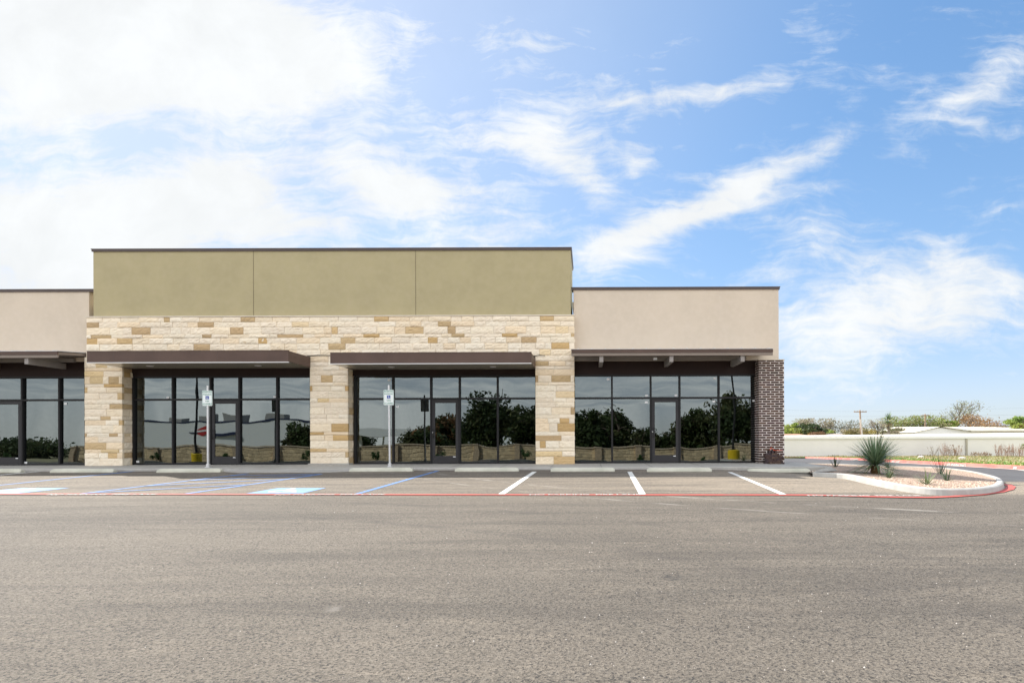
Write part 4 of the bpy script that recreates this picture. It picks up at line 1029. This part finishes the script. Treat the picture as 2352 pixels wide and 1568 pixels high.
mb.grid([(xl, WY-.1, zE), (xr, WY-.1, zE), (xr, WY+14, zE+.62), (XA(2005, WY+14), WY+14, zE+.28), (xl, WY+14, zE+.05)], [(0, 1, 2, 3, 4)])
for i in range(90):
    x = xl+i*.8
    mb.box(x-.03, x+.03, WY-.08, WY+1.2, zE+.0, zE+.06)
mb.build('roof', M_sroof, st_)
mb = MB(); x = XA(2219, WY); mb.box(x-.09, x+.09, WY-.14, WY-.03, zb_-.3, ZA(1009.6, WY)); mb.build('downspout', mat('tan_metal', (.42, .38, .30), .6), st_)
for v in (1925, 2020, 2120): 
    x = XA(v, WY); mb = MB(); mb.box(x-.012, x+.012, WY-.012, WY-.001, zb_+.1, ZA(1010, WY)); mb.build('panel_joint', M_swall, st_)
# gabled warehouse behind
Y2 = 95
def gable(name, x0, xa, x1, ye, ya, ye2, zbot, depth_x, lab):
    r_ = empty(name, (XA(xa, Y2), Y2, zbot), label=lab, cat='building'); p = [(XA(x0, Y2), Y2, ZA(ye, Y2)), (XA(xa, Y2), Y2, ZA(ya, Y2)), (XA(x1, Y2), Y2, ZA(ye2, Y2))]
    return r_, p
wh, p = gable('warehouse', 2101, 2157, 2221, 994.5, 984.5, 991.5, -2, 0, 'white gabled metal warehouse roof rising behind the long white building')
mb = MB(); a, b, c = p
mb.grid([(a[0], Y2, -2), (c[0], Y2, -2), c, b, a], [(0, 1, 2, 3, 4)]); xe = XA(2390, Y2)
mb.grid([(c[0], Y2, -2), (xe, Y2, -2), (xe, Y2, c[2]), c], [(0, 1, 2, 3)])
mb.grid([(xe, Y2, -2), (xe, Y2+14, -2), (xe, Y2+14, 2.3), (xe, Y2, c[2])], [(0, 1, 2, 3)]); mb.grid([(a[0], Y2, -2), (a[0], Y2+14, -2), (a[0], Y2+14, a[2]), a], [(0, 1, 2, 3)]); mb.build('wall', mat('white_wall_paint', (.86, .85, .82), .7), wh)
mb = MB(); up = .14
mb.grid([(a[0]-.3, Y2-.3, a[2]-.05), (b[0], Y2-.3, b[2]+up), (c[0]+.4, Y2-.3, c[2]+up-.02), (a[0]-.3, Y2+14, a[2]-.05), (b[0], Y2+14, b[2]+up+.2), (c[0]+.4, Y2+14, c[2]+up+.2)], [(0, 1, 4, 3), (1, 2, 5, 4)])
mb.grid([(c[0]+.1, Y2-.8, c[2]+.06), (xe+.4, Y2-.8, c[2]+.06), (xe+.4, Y2+12, b[2]+.3), (b[0], Y2+12, b[2]+.3), (b[0], Y2-.05, b[2]+.06), (c[0]+.1, Y2-.8, c[2]-.12), (xe+.4, Y2-.8, c[2]-.12)], [(0, 1, 2, 3, 4), (5, 6, 1, 0)]); mb.build('roof', M_sroof, wh)
# two house roofs at the left
M_terra = mat('orange_shingle', (.42, .22, .14), .9, var=.2, vscale=2)
M_shing = mat('grey_shingle', (.40, .33, .28), .9, var=.2, vscale=2)
def house(x0, x1, yt, yb, Y, mt, lab, trim=False):
    X0, X1 = XA(x0, Y), XA(x1, Y); zt, zb2 = ZA(yt, Y), ZA(yb, Y)
    r_ = empty('house', ((X0+X1)/2, Y, -2), label=lab, cat='house')
    mb = MB(); mb.box(X0+.4, X1-.4, Y+.4, Y+9, -2.2, zb2+.02); mb.build('wall', M_swall, r_)
    mb = MB(); mb.grid([(X0, Y, zb2), (X1, Y, zb2), (X1-.0, Y+4.7, zt), (X0+1.2, Y+4.7, zt), (X1, Y+9.4, zb2), (X0, Y+9.4, zb2)], [(0, 1, 2, 3), (3, 2, 4, 5), (0, 3, 5), (1, 4, 2)]); mb.build('roof', mt, r_)
    if trim:
        mb = MB(); mb.tube([(X0-.1, Y-.05, zb2), (X0+1.2, Y+2, zt+.02), (X0+2.3, Y-.05, zb2-.1)], .09, 5); mb.build('gable_trim', M_white, r_)
house(1790, 1862, 997.0, 1002, 85, M_terra, 'house with low orange shingle roof left of the brown roofed one')
house(1880, 1958, 997.0, 1004, 92, M_shing, 'house with grey-brown roof and white gable trim', True)

# ---- utility poles and wires
M_wood = mat('weathered_pole', (.36, .25, .17), .9, var=.3, vscale=4)
def pole(pt, pb, Y, arm, lab, lean=0):
    a, b = P(*pt, Y), P(*pb, Y); b.z = -1.6
    r_ = empty('utility_pole', b, label=lab, cat='utility pole')
    mb = MB(); mb.tube([b, a], [.17, .12], 8); mb.build('pole', M_wood, r_, smooth=True)
    if arm:
        mb = MB(); mb.box(a.x-arm, a.x+arm, a.y-.18, a.y-.06, a.z-.32, a.z-.18); mb.build('crossarm', M_wood, r_)
        for k in (-.9, -.4, .4, .9):
            mb = MB(); mb.lathe([(.04, 0), (.06, .05), (.03, .12)], 8, (a.x+arm*k, a.y-.12, a.z-.18)); mb.build('insulator', M_conc, r_)
    return a, b
a1, _ = pole((1975, 941.5), (1980, 1003), 90, .95, 'leaning wooden utility pole with crossarm, the taller left one')
p2a, _ = pole((2125, 950.5), (2125, 998), 111.5, .7, 'reddish wooden utility pole with crossarm, the right one')
mb = MB(); b0_, b1_ = P(1981, 958, 89.6), P(1985, 1003, 89.6); b1_.z = -1.6; mb.tube([b1_, P(1976.5, 962, 89.7)], .11, 7); mb.build('wooden_post', mat('pale_wood', (.62, .55, .47), .9), label='pale post leaning beside the taller utility pole', cat='post')
M_wire = mat('wire', (.03, .03, .03), .8)
def wire(pts, Y, r_, lab):
    q = [P(*p_, Y) if len(p_) == 2 else P(p_[0], p_[1], p_[2]) for p_ in pts]; dense = catmull(q, 6); mb = MB(); mb.tube(dense, r_, 4); mb.build('power_line', M_wire, label=lab, cat='power line')
wire([(1600, 952, 60), (1805, 954.5), (1973, 956), (2300, 953), (2600, 945, 120)], 90, .005, 'thin upper power line, faint against the sky')
wire([(1600, 978, 60), (1805, 981), (1975, 982.2), (2125, 975.8), (2240, 977.5), (2500, 976, 120)], 92, .026, 'thicker lower power line in front of the tree tops')
wire([(1600, 935, 60), (1805, 941), (1975, 944.5), (2300, 938), (2600, 932, 120)], 90, .004, 'topmost hair-thin power line')

# ---- trees
def leaves(mb, c, rad, n, size, cols, rr, flat=.8, clumps=14, shell=.55):
    cl = []
    for i in range(clumps):
        while True:
            v = Vector((rr.uniform(-1, 1), rr.uniform(-1, 1), rr.uniform(-1, 1)))
            if .25 < v.length < 1: break
        v = v*(shell+(1-shell)*rr.random())/max(v.length, .6)*.75
        cl.append((Vector((v.x*rad[0], v.y*rad[1], v.z*rad[2])), rr.uniform(.22, .48), rr.uniform(.75, 1.25), rr.choice(cols)))
    for i in range(n):
        cc, cr, kk, base = rr.choice(cl)
        v = Vector((rr.gauss(0, 1), rr.gauss(0, 1), rr.gauss(0, 1))).normalized()*(rr.random()**.5)*cr
        p = Vector(c)+cc+Vector((v.x*rad[0], v.y*rad[1], v.z*rad[2]))
        a = Vector((rr.gauss(0, 1), rr.gauss(0, 1), rr.gauss(0, 1))).normalized(); b = a.cross(Vector((rr.gauss(0, 1), rr.gauss(0, 1), rr.gauss(0, 1)))).normalized()
        s_ = size*rr.uniform(.6, 1.4); k = kk*rr.uniform(.75, 1.25); col = tuple(v_*k for v_ in base)
        mb.face([p-a*s_, p-b*s_*.55, p+a*s_, p+b*s_*.55], col)
def branches(mb, p, d, L, r_, depth, rr, spread=.6, tips=None, up=.15, col=None, minr=.008, wig=.12):
    q = p; pts = [p]; n = 3
    for i in range(n):
        d = (d+Vector((rr.uniform(-1, 1), rr.uniform(-1, 1), rr.uniform(-1, 1)))*wig+Vector((0, 0, up*.2))).normalized(); q = q+d*(L/n); pts.append(q)
    mb.tube(pts, [r_*(1-.35*i/n) for i in range(n+1)], 5 if r_ > .03 else 3, col, cap=False)
    if tips is not None and depth <= 1: tips.append(q)
    if depth == 0: return
    for i in range(rr.choice([2, 3, 3])):
        ax = Vector((rr.gauss(0, 1), rr.gauss(0, 1), rr.gauss(0, .7))).normalized(); nd = (d+ax*spread).normalized()
        st0 = pts[-1] if i < 2 else pts[2]
        branches(mb, st0, nd, L*rr.uniform(.62, .85), max(r_*.62, minr), depth-1, rr, spread, tips, up, col, minr, wig)
def tree(view, Y, kind, cols, lab, n=1500, size=.16, seed=1, trunkr=.15, group='trees beyond the long white building', clumps=16, name='tree', cat='tree', zbot=-1.8, yr=None, depth=5, minr=.012, twigk=.6):
    """view: (x0, x1, ytop, ybottom) extent of the crown in the picture at distance Y"""
    rr = random.Random(seed); x0, x1, yt, yb = view
    X0, X1 = XA(x0, Y), XA(x1, Y); zt = P((x0+x1)/2, yt, Y).z; zb2 = P((x0+x1)/2, yb, Y).z
    cx_, cz = (X0+X1)/2, (zt+zb2)/2; rad = ((X1-X0)/2, yr or (X1-X0)/2*.8, (zt-zb2)/2)
    r_ = empty(name, (cx_, Y, zbot), label=lab, cat=cat, group=group)
    tm = MB(); tips = []; H = zt-zbot
    if kind == 'bare':
        branches(tm, Vector((cx_, Y, zbot)), Vector((rr.uniform(-.1, .1), 0, 1)), H*.34, trunkr, depth, rr, .62, tips, .25, None, minr)
        # fit the branches in the wanted extent
        top = [v for v in tm.v]; mx = sorted(abs(v[0]-cx_) for v in top)[int(len(top)*.93)]; mz = max(v[2] for v in top)-zbot; sx, sz = min(3, rad[0]/mx), H/mz
        f = lambda v: (cx_+(v[0]-cx_)*sx, Y+(v[1]-Y)*sx, zbot+(v[2]-zbot)*sz)
        tm.v = [f(v) for v in tm.v]; tips = [Vector(f(v)) for v in tips]
        tm.build('branches', M_bark if trunkr > .3 else M_bark2, r_)
        if n:
            lm = MB()
            for i in range(n):
                t = rr.choice(tips); p = t+Vector((rr.gauss(0, 1), rr.gauss(0, 1), rr.gauss(0, 1)))*twigk
                if p.z > zt+.2: continue
                a = Vector((rr.gauss(0, 1), rr.gauss(0, 1), rr.gauss(0, 1))).normalized(); b = a.cross(Vector((rr.gauss(0, 1), rr.gauss(0, 1), rr.gauss(0, 1)))).normalized(); s_ = size*rr.uniform(.5, 1.4); k = rr.uniform(.7, 1.3)
                c = rr.choice(cols); lm.face([p-a*s_, p-b*s_*.4, p+a*s_, p+b*s_*.4], tuple(v*k for v in c))
            lm.build('crown', M_leaf, r_)
    else:
        branches(tm, Vector((cx_, Y, zbot)), Vector((0, 0, 1)), (cz-zbot)*.7, trunkr, 3, rr, .7, None, .2)
        mx = max(abs(v[0]-cx_) for v in tm.v); mz = max(v[2] for v in tm.v)-zbot; sx, sz = min(1.2, rad[0]*.8/mx), (H*.88)/mz
        tm.v = [(cx_+(v[0]-cx_)*sx, Y+(v[1]-Y)*sx, zbot+(v[2]-zbot)*min(sz, 1.3)) for v in tm.v]
        tm.build('trunk', M_bark, r_)
        lm = MB(); leaves(lm, (cx_, Y, cz), rad, n, size, cols, rr, clumps=clumps); lm.build('crown', M_leaf, r_)
    return r_
BG = [(.26, .33, .07), (.33, .38, .09), (.20, .27, .06)]; DG = [(.07, .10, .035), (.05, .075, .03), (.11, .12, .05)]; RU = [(.30, .17, .08), (.38, .22, .09), (.22, .15, .08)]; TG = [(.28, .27, .13), (.22, .24, .10), (.33, .28, .17)]; TW = [(.36, .30, .22), (.30, .26, .18), (.28, .28, .15)]
tree((1798, 1850, 967, 1006), 100, 'leaf', BG, 'bright yellow-green tree nearest the brick pillar', 2600, .17, 31, yr=4)
tree((1824, 1897, 971, 1006), 97, 'leaf', DG+[(.14, .15, .06)], 'dark green round tree in front of the pale bare one', 3000, .18, 32, yr=4, clumps=26)
tree((1860, 1902, 988, 1008), 93, 'leaf', RU+[(.35, .22, .16)], 'low reddish-brown bush at the foot of the dark green tree', 1200, .13, 33, yr=2, cat='bush', name='bush', group='bushes beyond the long white building')
tree((1845, 1916, 963, 1004), 108, 'bare', TW, 'pale leafless tree just right of the dark green tree', 3000, .16, 34, .2)
tree((1878, 1922, 982, 1006), 104, 'leaf', BG+TG, 'low green tree between the dark tree and the bare one with crooked limbs', 1500, .16, 35, yr=3)
tree((1915, 1972, 967, 1006), 104, 'bare', TW+DG, 'leafless tree with crooked dark limbs left of the leaning pole', 1100, .13, 36, .2)
tree((1932, 2016, 980, 1008), 100, 'leaf', TG+[(.34, .28, .10)], 'olive and tan scrub tree behind the leaning utility pole', 2800, .15, 37, yr=4, clumps=24)
tree((1984, 2034, 963, 1004), 106, 'bare', TW, 'thin dark leafless tree between the leaning pole and the palm', 500, .12, 38, .16, minr=.018)
tree((2020, 2085, 979, 1006), 102, 'leaf', TG+TW, 'brownish scrub tree under the palm', 2300, .14, 39, yr=3.5, clumps=22)
tree((2058, 2128, 957, 1006), 116, 'bare', BG+TG, 'pale green half-leafed tree left of the right utility pole', 4200, .17, 40, .2)
tree((2085, 2140, 978, 1004), 114, 'leaf', TG, 'tan scrub tree around the foot of the right utility pole', 1500, .14, 41, yr=3)
tree((2128, 2205, 960, 1000), 117, 'leaf', BG+TG, 'leafy green tree between the right pole and the tall bare tree', 2400, .19, 42, yr=4)
tree((2133, 2246, 921, 990), 121, 'bare', [(.34, .32, .22), (.30, .33, .16)], 'tall wide leafless tree, highest on the skyline', 2600, .13, 43, .40, depth=6, minr=.026)
tree((2214, 2292, 952, 992), 110, 'bare', RU+[(.40, .28, .16)], 'rust-leaved tree right of the tall bare tree', 2600, .17, 44, .2)
tree((2306, 2400, 950, 996), 100, 'leaf', BG+RU[:1]+[(.16, .25, .06)], 'green and rust tree at the right edge of the skyline', 2600, .2, 45, yr=4, clumps=20)
tree((2334, 2420, 1006, 1046), 62, 'leaf', [(.12, .21, .05), (.20, .30, .08)], 'bright green bush against the white wall at the right edge', 1500, .12, 46, yr=1.2, trunkr=.04, name='bush', cat='bush', group='bushes beyond the long white building', zbot=-1.3)
# far grey roof
gb = empty('house', (XA(2300, 130), 130, -2), label='distant building with grey roof between the rust tree and the right edge tree', cat='house')
mb = MB(); mb.box(XA(2286, 130), XA(2318, 130), 130, 138, -2, ZA(980, 130)); mb.build('wall', M_swall, gb)
mb = MB(); mb.grid([(XA(2283, 130), 129.5, ZA(981, 130)), (XA(2321, 130), 129.5, ZA(981, 130)), (XA(2317, 130), 134, ZA(970, 130)), (XA(2292, 130), 134, ZA(970, 130))], [(0, 1, 2, 3)]); mb.build('roof', mat('slate_roof', (.22, .24, .27), .8), gb)
# palm
py = 96; pc = P(2040.6, 966, py); r_ = empty('palm_tree', (pc.x, py, -1.8), label='tall thin fan palm standing above the tree line', cat='palm tree')
mb = MB(); mb.tube([(pc.x+.15, py, -1.8), (pc.x+.05, py, 1), (pc.x, py, pc.z-.4)], [.2, .17, .15], 8); mb.build('trunk', M_bark2, r_)
mb = MB()
for i in range(46):
    az = rp.uniform(0, 6.28); el = R(rp.uniform(-75, 85)); L = rp.uniform(.95, 1.35); k = rp.uniform(.7, 1.3)
    col = (.13*k, .19*k, .08*k) if el > R(-25) else (.36*k, .29*k, .16*k)
    for j in range(7):
        blade(mb, pc+Vector((math.cos(az)*math.cos(el), math.sin(az)*math.cos(el), math.sin(el)))*.25, az+R(-30+10*j), el+R(rp.uniform(-8, 8)), L*rp.uniform(.8, 1.15), .035, .5, col, 3)
mb.build('crown', M_blade, r_)

# ---- verge weeds and grass
rg = random.Random(77)
def tufts(name, n, gen, mt, w, **t):
    mb = MB()
    for i in range(n):
        x, y, h, col = gen(); z = zg(x, y)+.12
        az = rg.uniform(0, 6.3); blade(mb, (x, y, z), az, R(rg.uniform(40, 88)), h, w*rg.uniform(.6, 1.4), rg.uniform(.1, .8), col, 2)
    return mb.build(name, mt, **t)
def ggen():
    y = 68.2-rg.random()**.8*44; x = kerbx(min(y, 61))+.25+rg.random()*(3.2 if y < 55 else 5); k = rg.uniform(.7, 1.3)
    if rg.random() < .7: return x, y, rg.uniform(.04, .11), (.15*k, .33*k, .05*k)
    return x, y, rg.uniform(.04, .13), (.42*k, .33*k, .14*k)
tufts('grass', 9000, ggen, M_blade, .03, kind='stuff', label='green and straw coloured grass along the verge', cat='grass')
def wgen():
    y = rg.uniform(64.5, 68.2); x = rg.uniform(15.5, 44); k = rg.uniform(.6, 1.3)
    h = rg.uniform(.05, .2)*(1.5 if math.sin(x*1.9)+math.sin(x*.7) > .8 else .8); return x, y, h, rg.choice([(.24*k, .15*k, .08*k), (.32*k, .22*k, .12*k), (.13*k, .15*k, .05*k), (.40*k, .30*k, .18*k)])
tufts('dry_weeds', 7000, wgen, M_blade, .035, kind='stuff', label='low dry brown weeds along the foot of the white wall', cat='weeds')
def xgen():
    y = rg.uniform(24, 64); x = kerbx(min(y, 61))+3+rg.random()*14; k = rg.uniform(.7, 1.2)
    return x, y, rg.uniform(.05, .18), (.45*k, .36*k, .19*k) if rg.random() < .7 else (.22*k, .28*k, .08*k)
tufts('dry_grass', 9000, xgen, M_blade, .03, kind='stuff', label='dry straw coloured grass right of the lane', cat='grass')
def weed(vx, vy, Y, H, col, lab, n=40, sp=.3):
    g = P(vx, vy, Y); g.z = zg(g.x, Y)+.1; mb = MB()
    for i in range(n):
        az = rg.uniform(0, 6.3); el = R(rg.uniform(55, 88)); L = H*rg.uniform(.5, 1); d = Vector((math.cos(az)*math.cos(el), math.sin(az)*math.cos(el), math.sin(el)))
        a = g+Vector((rg.uniform(-sp, sp), rg.uniform(-.2, .2), 0)); k = rg.uniform(.7, 1.3); cc_ = tuple(v*k for v in col)
        mb.tube([a, a+d*L], [.010, .005], 3, cc_, cap=False)
        for j in range(7):
            q = a+d*L*rg.uniform(.45, 1); s_ = .035; mb.face([q+Vector((rg.uniform(-s_, s_), rg.uniform(-s_, s_), rg.uniform(-s_, s_)*1.5))*1.4 for _ in range(3)], cc_)
    mb.build('weed', M_leaf, label=lab, cat='weed', group='tall dry weeds by the white wall')
weed(2143, 1048, 66, 1.3, (.20, .14, .08), 'sparse dark dry weed, leftmost of the tall ones', 12, .15)
weed(2168, 1046, 66, 1.8, (.42, .30, .24), 'tall pinkish seed-headed dry weed', 26, .18)
weed(2190, 1048, 66, 1.5, (.30, .18, .10), 'bushy rust coloured dry weed left of the downspout', 60, .9)
weed(2320, 1048, 60, 1.4, (.34, .20, .14), 'wide reddish dry weed near the right edge bush', 110, 1.3)
weed(2255, 1050, 63, .6, (.26, .15, .07), 'low rust coloured weed right of the downspout', 60, 1.0)
for k, (vx, vy, Y) in enumerate([(2116, 1056.2, 50), (2210, 1059, 42)]):
    g = P(vx, vy, Y); g.z = zg(g.x, Y)+.12; mb = MB(); vs = [(g.x+.28*math.cos(a)*rg.uniform(.8, 1.1), g.y+.2*math.sin(a), g.z+h) for h in (-.03, .10) for a in [i*.9 for i in range(7)]]
    mb.grid(vs+[(g.x, g.y, g.z+.17)], [(i, (i+1) % 7, 7+(i+1) % 7, 7+i) for i in range(7)]+[(7+i, 7+(i+1) % 7, 14) for i in range(7)])
    mb.build('rock', mat('white_rock', (.72, .70, .66), .9), label=['pale rock on the verge grass, the farther left one', 'pale rock on the verge grass, the nearer right one'][k], cat='rock')

# ================================================================ BEHIND THE CAMERA (seen in the glass)
M_block = mat('split_face_block', (1.6, 1.6, 1.6), .95, usecol=True, var=.35, vscale=9, bump=1, bscale=18, bdist=.03)
FY = -13.2
bw_ = empty('block_wall', (0, FY, zg(0, FY)), label='tan split-face block wall behind the parking lot', cat='wall')
rw = random.Random(4); mb = MB(); pil = MB(); cap = MB()
def wtop(x): return .45 if x < 6 else (.45-.35*sstep((x-6)/3) if x < 14.5 else (.95 if x < 26 else .8))
x = -46.0
while x < 30:
    zt = .42
    if -3 < x < 13: zt = .25
    zb3 = zg(x, FY)-.2; nr = int((zt-zb3)/.3)
    for j in range(nr+1):
        w = rw.choice([.4, .4, .4])
        k = rw.uniform(.8, 1.2); c = (.47*k, .37*k, .23*k); z0 = zt-(j+1)*.3; s_ = .2*(j % 2)
        stone(mb, (x+s_, FY, 0), (-1, 0, 0), (0, 1, 0), -.4, 0, z0, z0+.285, c, .15)
    if int(round((x+46)/.4)) % 9 == 0:
        pil.box(x-.22, x+.22, FY+.0, FY+.22, zb3, zt+.06); cap.box(x-.27, x+.27, FY-.2, FY+.27, zt+.06, zt+.14)
    cap.box(x, x+.398, FY-.2, FY+.08, zt, zt+.09)
    x += .4
mb.build('block_panel', M_block, bw_); pil.build('pilaster', mat('tan_block', (.62, .47, .31), .95, var=.3, vscale=8, bump=.8, bscale=20), bw_); cap.build('wall_cap', mat('tan_cap', (.68, .54, .38), .95, bump=.5, bscale=20), bw_)
mb = MB(); mb.box(-46, 30, FY-.25, FY-.155, -1.9, .2); mb.build('wall_back', M_mortar, bw_)
def rx(x, Vd): return XA(x, Vd)
# shrubs in front of it
for k, (xv, s_) in enumerate([(15, .8), (352, .75), (516, .6), (700, .85), (860, .8), (1015, .7), (1208, .85), (1465, .5), (1617, .5)]):
    X = rx(xv, 53.3); Yb = -12.3; mb = MB(); z = zg(X, Yb); s_ *= 1.35
    rr = random.Random(k); leaves(mb, (X, Yb, z+.8*s_), (.5*s_, .5*s_, .62*s_), 620, .065, [(.06, .12, .035), (.09, .16, .05)], rr, clumps=9)
    mb.tube([(X, Yb, z-.05), (X, Yb, z+.5*s_)], .02, 5, (.12, .08, .05)); mb.build('shrub', M_leaf, label='young shrub planted before the block wall, %s of the row' % ['the first', 'second', 'third', 'fourth', 'fifth', 'sixth', 'seventh', 'eighth', 'ninth'][k], cat='shrub', group='young shrubs along the block wall')
# lamp posts on yellow bases
for k, xv in enumerate((452, 1685)):
    X = rx(xv, 43.8); Yb = -2.8; z = zg(X, Yb)
    r_ = empty('lamp_post', (X, Yb, z), label=['dark lamp post on a yellow round concrete base, behind the lot at left', 'dark lamp post on a yellow round concrete base, behind the lot at right'][k], cat='lamp post', group='lamp posts of the parking lot')
    mb = MB(); mb.lathe([(.42, -.1), (.42, .72), (.39, .76)], 24, (X, Yb, z)); mb.build('base', mat('yellow_paint', (.75, .52, .01), .5), r_, smooth=False)
    mb = MB(); mb.lathe([(.2, .76), (.2, .80), (.09, .82), (.06, 8.2)], 12, (X, Yb, z)); mb.build('pole', M_black, r_)
    mb = MB(); mb.box(X-.25, X+.25, Yb-.15, Yb+.75, z+8.15, z+8.28); mb.build('lamp_head', M_black, r_)
# white shop with a sign far behind
Yb = -58; Vd = 41-Yb
wb = empty('shop', (rx(530, Vd), Yb, -2), label='white flat-roofed shop with blue edge behind the block wall', cat='building')
X0, X1 = rx(250, Vd), rx(735, Vd); zt = ZA(957, Vd)
mb = MB(); mb.box(X0, X1, Yb-12, Yb, -2, zt); mb.build('wall', M_white, wb)
mb = MB(); mb.box(X0-.1, X1+.1, Yb-12.1, Yb+.06, zt+.01, zt+.22); mb.build('roof_edge', mat('navy_trim', (.01, .02, .07), .5), wb)
mb = MB(); mb.box(rx(486, Vd), rx(552, Vd), Yb+.01, Yb+.5, ZA(990, Vd), ZA(982, Vd)); mb.build('canopy', bpy.data.materials['navy_trim'], wb)
for k, (xa, xb, h) in enumerate([(372, 400, 1.2), (440, 472, 1.6), (498, 536, 1.9), (596, 640, 1.6)]):
    mb = MB(); mb.box(rx(xa, Vd), rx(xb, Vd), Yb-4, Yb-2, zt+.2, zt+h*.75); mb.build('rooftop_unit', M_conc, wb, bevel=.1)
sg = MB(); cx2 = rx(470, Vd); cz2 = ZA(978, Vd)
def shp(pts, y): return [(cx2-p_[0]*.6, y, cz2+p_[1]*.6) for p_ in pts]
sg.prism(shp([(-2.2, 0), (0, 1.6), (2.2, 0), (0, -1.6)], Yb+.02), (0, .1, 0)); so_ = sg.build('sign', mat('sign_red', (.5, .03, .03), .5), wb)
sg = MB(); sg.prism(shp([(-2.0, -.45), (3.6, .05), (3.6, .55), (-2.0, .1)], Yb+.13), (0, .03, 0)); sg.build('sign_stripe', M_white, so_)
sg = MB(); sg.prism(shp([(1.2, -.6), (3.9, -.3), (3.9, .0), (1.2, -.25)], Yb+.13), (0, .03, 0)); sg.build('sign_bar', bpy.data.materials['navy_trim'], so_)
# fuel canopy
Yb = -60; Vd = 41-Yb; gc = empty('filling_station_canopy', (rx(860, Vd), Yb, -2), label='pale flat canopy on columns behind the block wall', cat='canopy')
mb = MB(); mb.box(rx(800, Vd), rx(950, Vd), Yb-6, Yb, ZA(990, Vd), ZA(972, Vd)); mb.build('roof', M_white, gc)
for xv in (815, 866, 920): mb = MB(); mb.box(rx(xv, Vd)-.2, rx(xv, Vd)+.2, Yb-3.2, Yb-2.8, -2, ZA(990, Vd)); mb.build('column', M_white, gc)
# trees behind
for k, (x0, x1, yt, yb, Y, cols) in enumerate([(640, 735, 955, 1012, -44, DG), (985, 1065, 925, 1018, -34, DG+RU[:1]), (930, 1020, 955, 1022, -30, RU+DG+DG), (1050, 1180, 880, 1022, -26, DG), (1150, 1290, 900, 1022, -32, DG), (1290, 1400, 918, 1022, -28, DG), (1365, 1450, 922, 1022, -32, DG),
                                               (1440, 1520, 968, 1018, -48, DG), (1500, 1590, 972, 1018, -48, DG), (1550, 1660, 925, 1022, -32, DG), (1630, 1760, 880, 1022, -26, DG), (-60, 180, 985, 1015, -50, DG), (760, 870, 975, 1015, -70, DG)]):
    Vd = 41-Y; tree((0, 0, 0, 0), 1, 'leaf', cols, '', 0, 1, 1) if False else None
    x0, x1 = (x0-18, x1+18) if Y > -40 else (x0, x1)
    X0, X1 = rx(x0, Vd), rx(x1, Vd); zt, zb4 = ZA(yt, Vd), ZA(yb+34, Vd); cx_ = (X0+X1)/2; rr = random.Random(100+k)
    r_ = empty('oak_tree', (cx_, Y, -2), label='dark leafy tree behind the block wall, group tree %s' % 'abcdefghijklm'[k], cat='tree', group='dark trees behind the block wall')
    tm = MB(); branches(tm, Vector((cx_, Y, -2)), Vector((0, 0, 1)), (zt+2)*.35, .2, 3, rr, .7); tm.build('trunk', M_bark, r_)
    lm = MB(); leaves(lm, (cx_, Y, (zt+zb4)/2), ((X1-X0)/2, (X1-X0)/2*.7, (zt-zb4)/2), 8000, .22, cols, rr, clumps=46, shell=.3); lm.build('crown', M_leaf, r_)
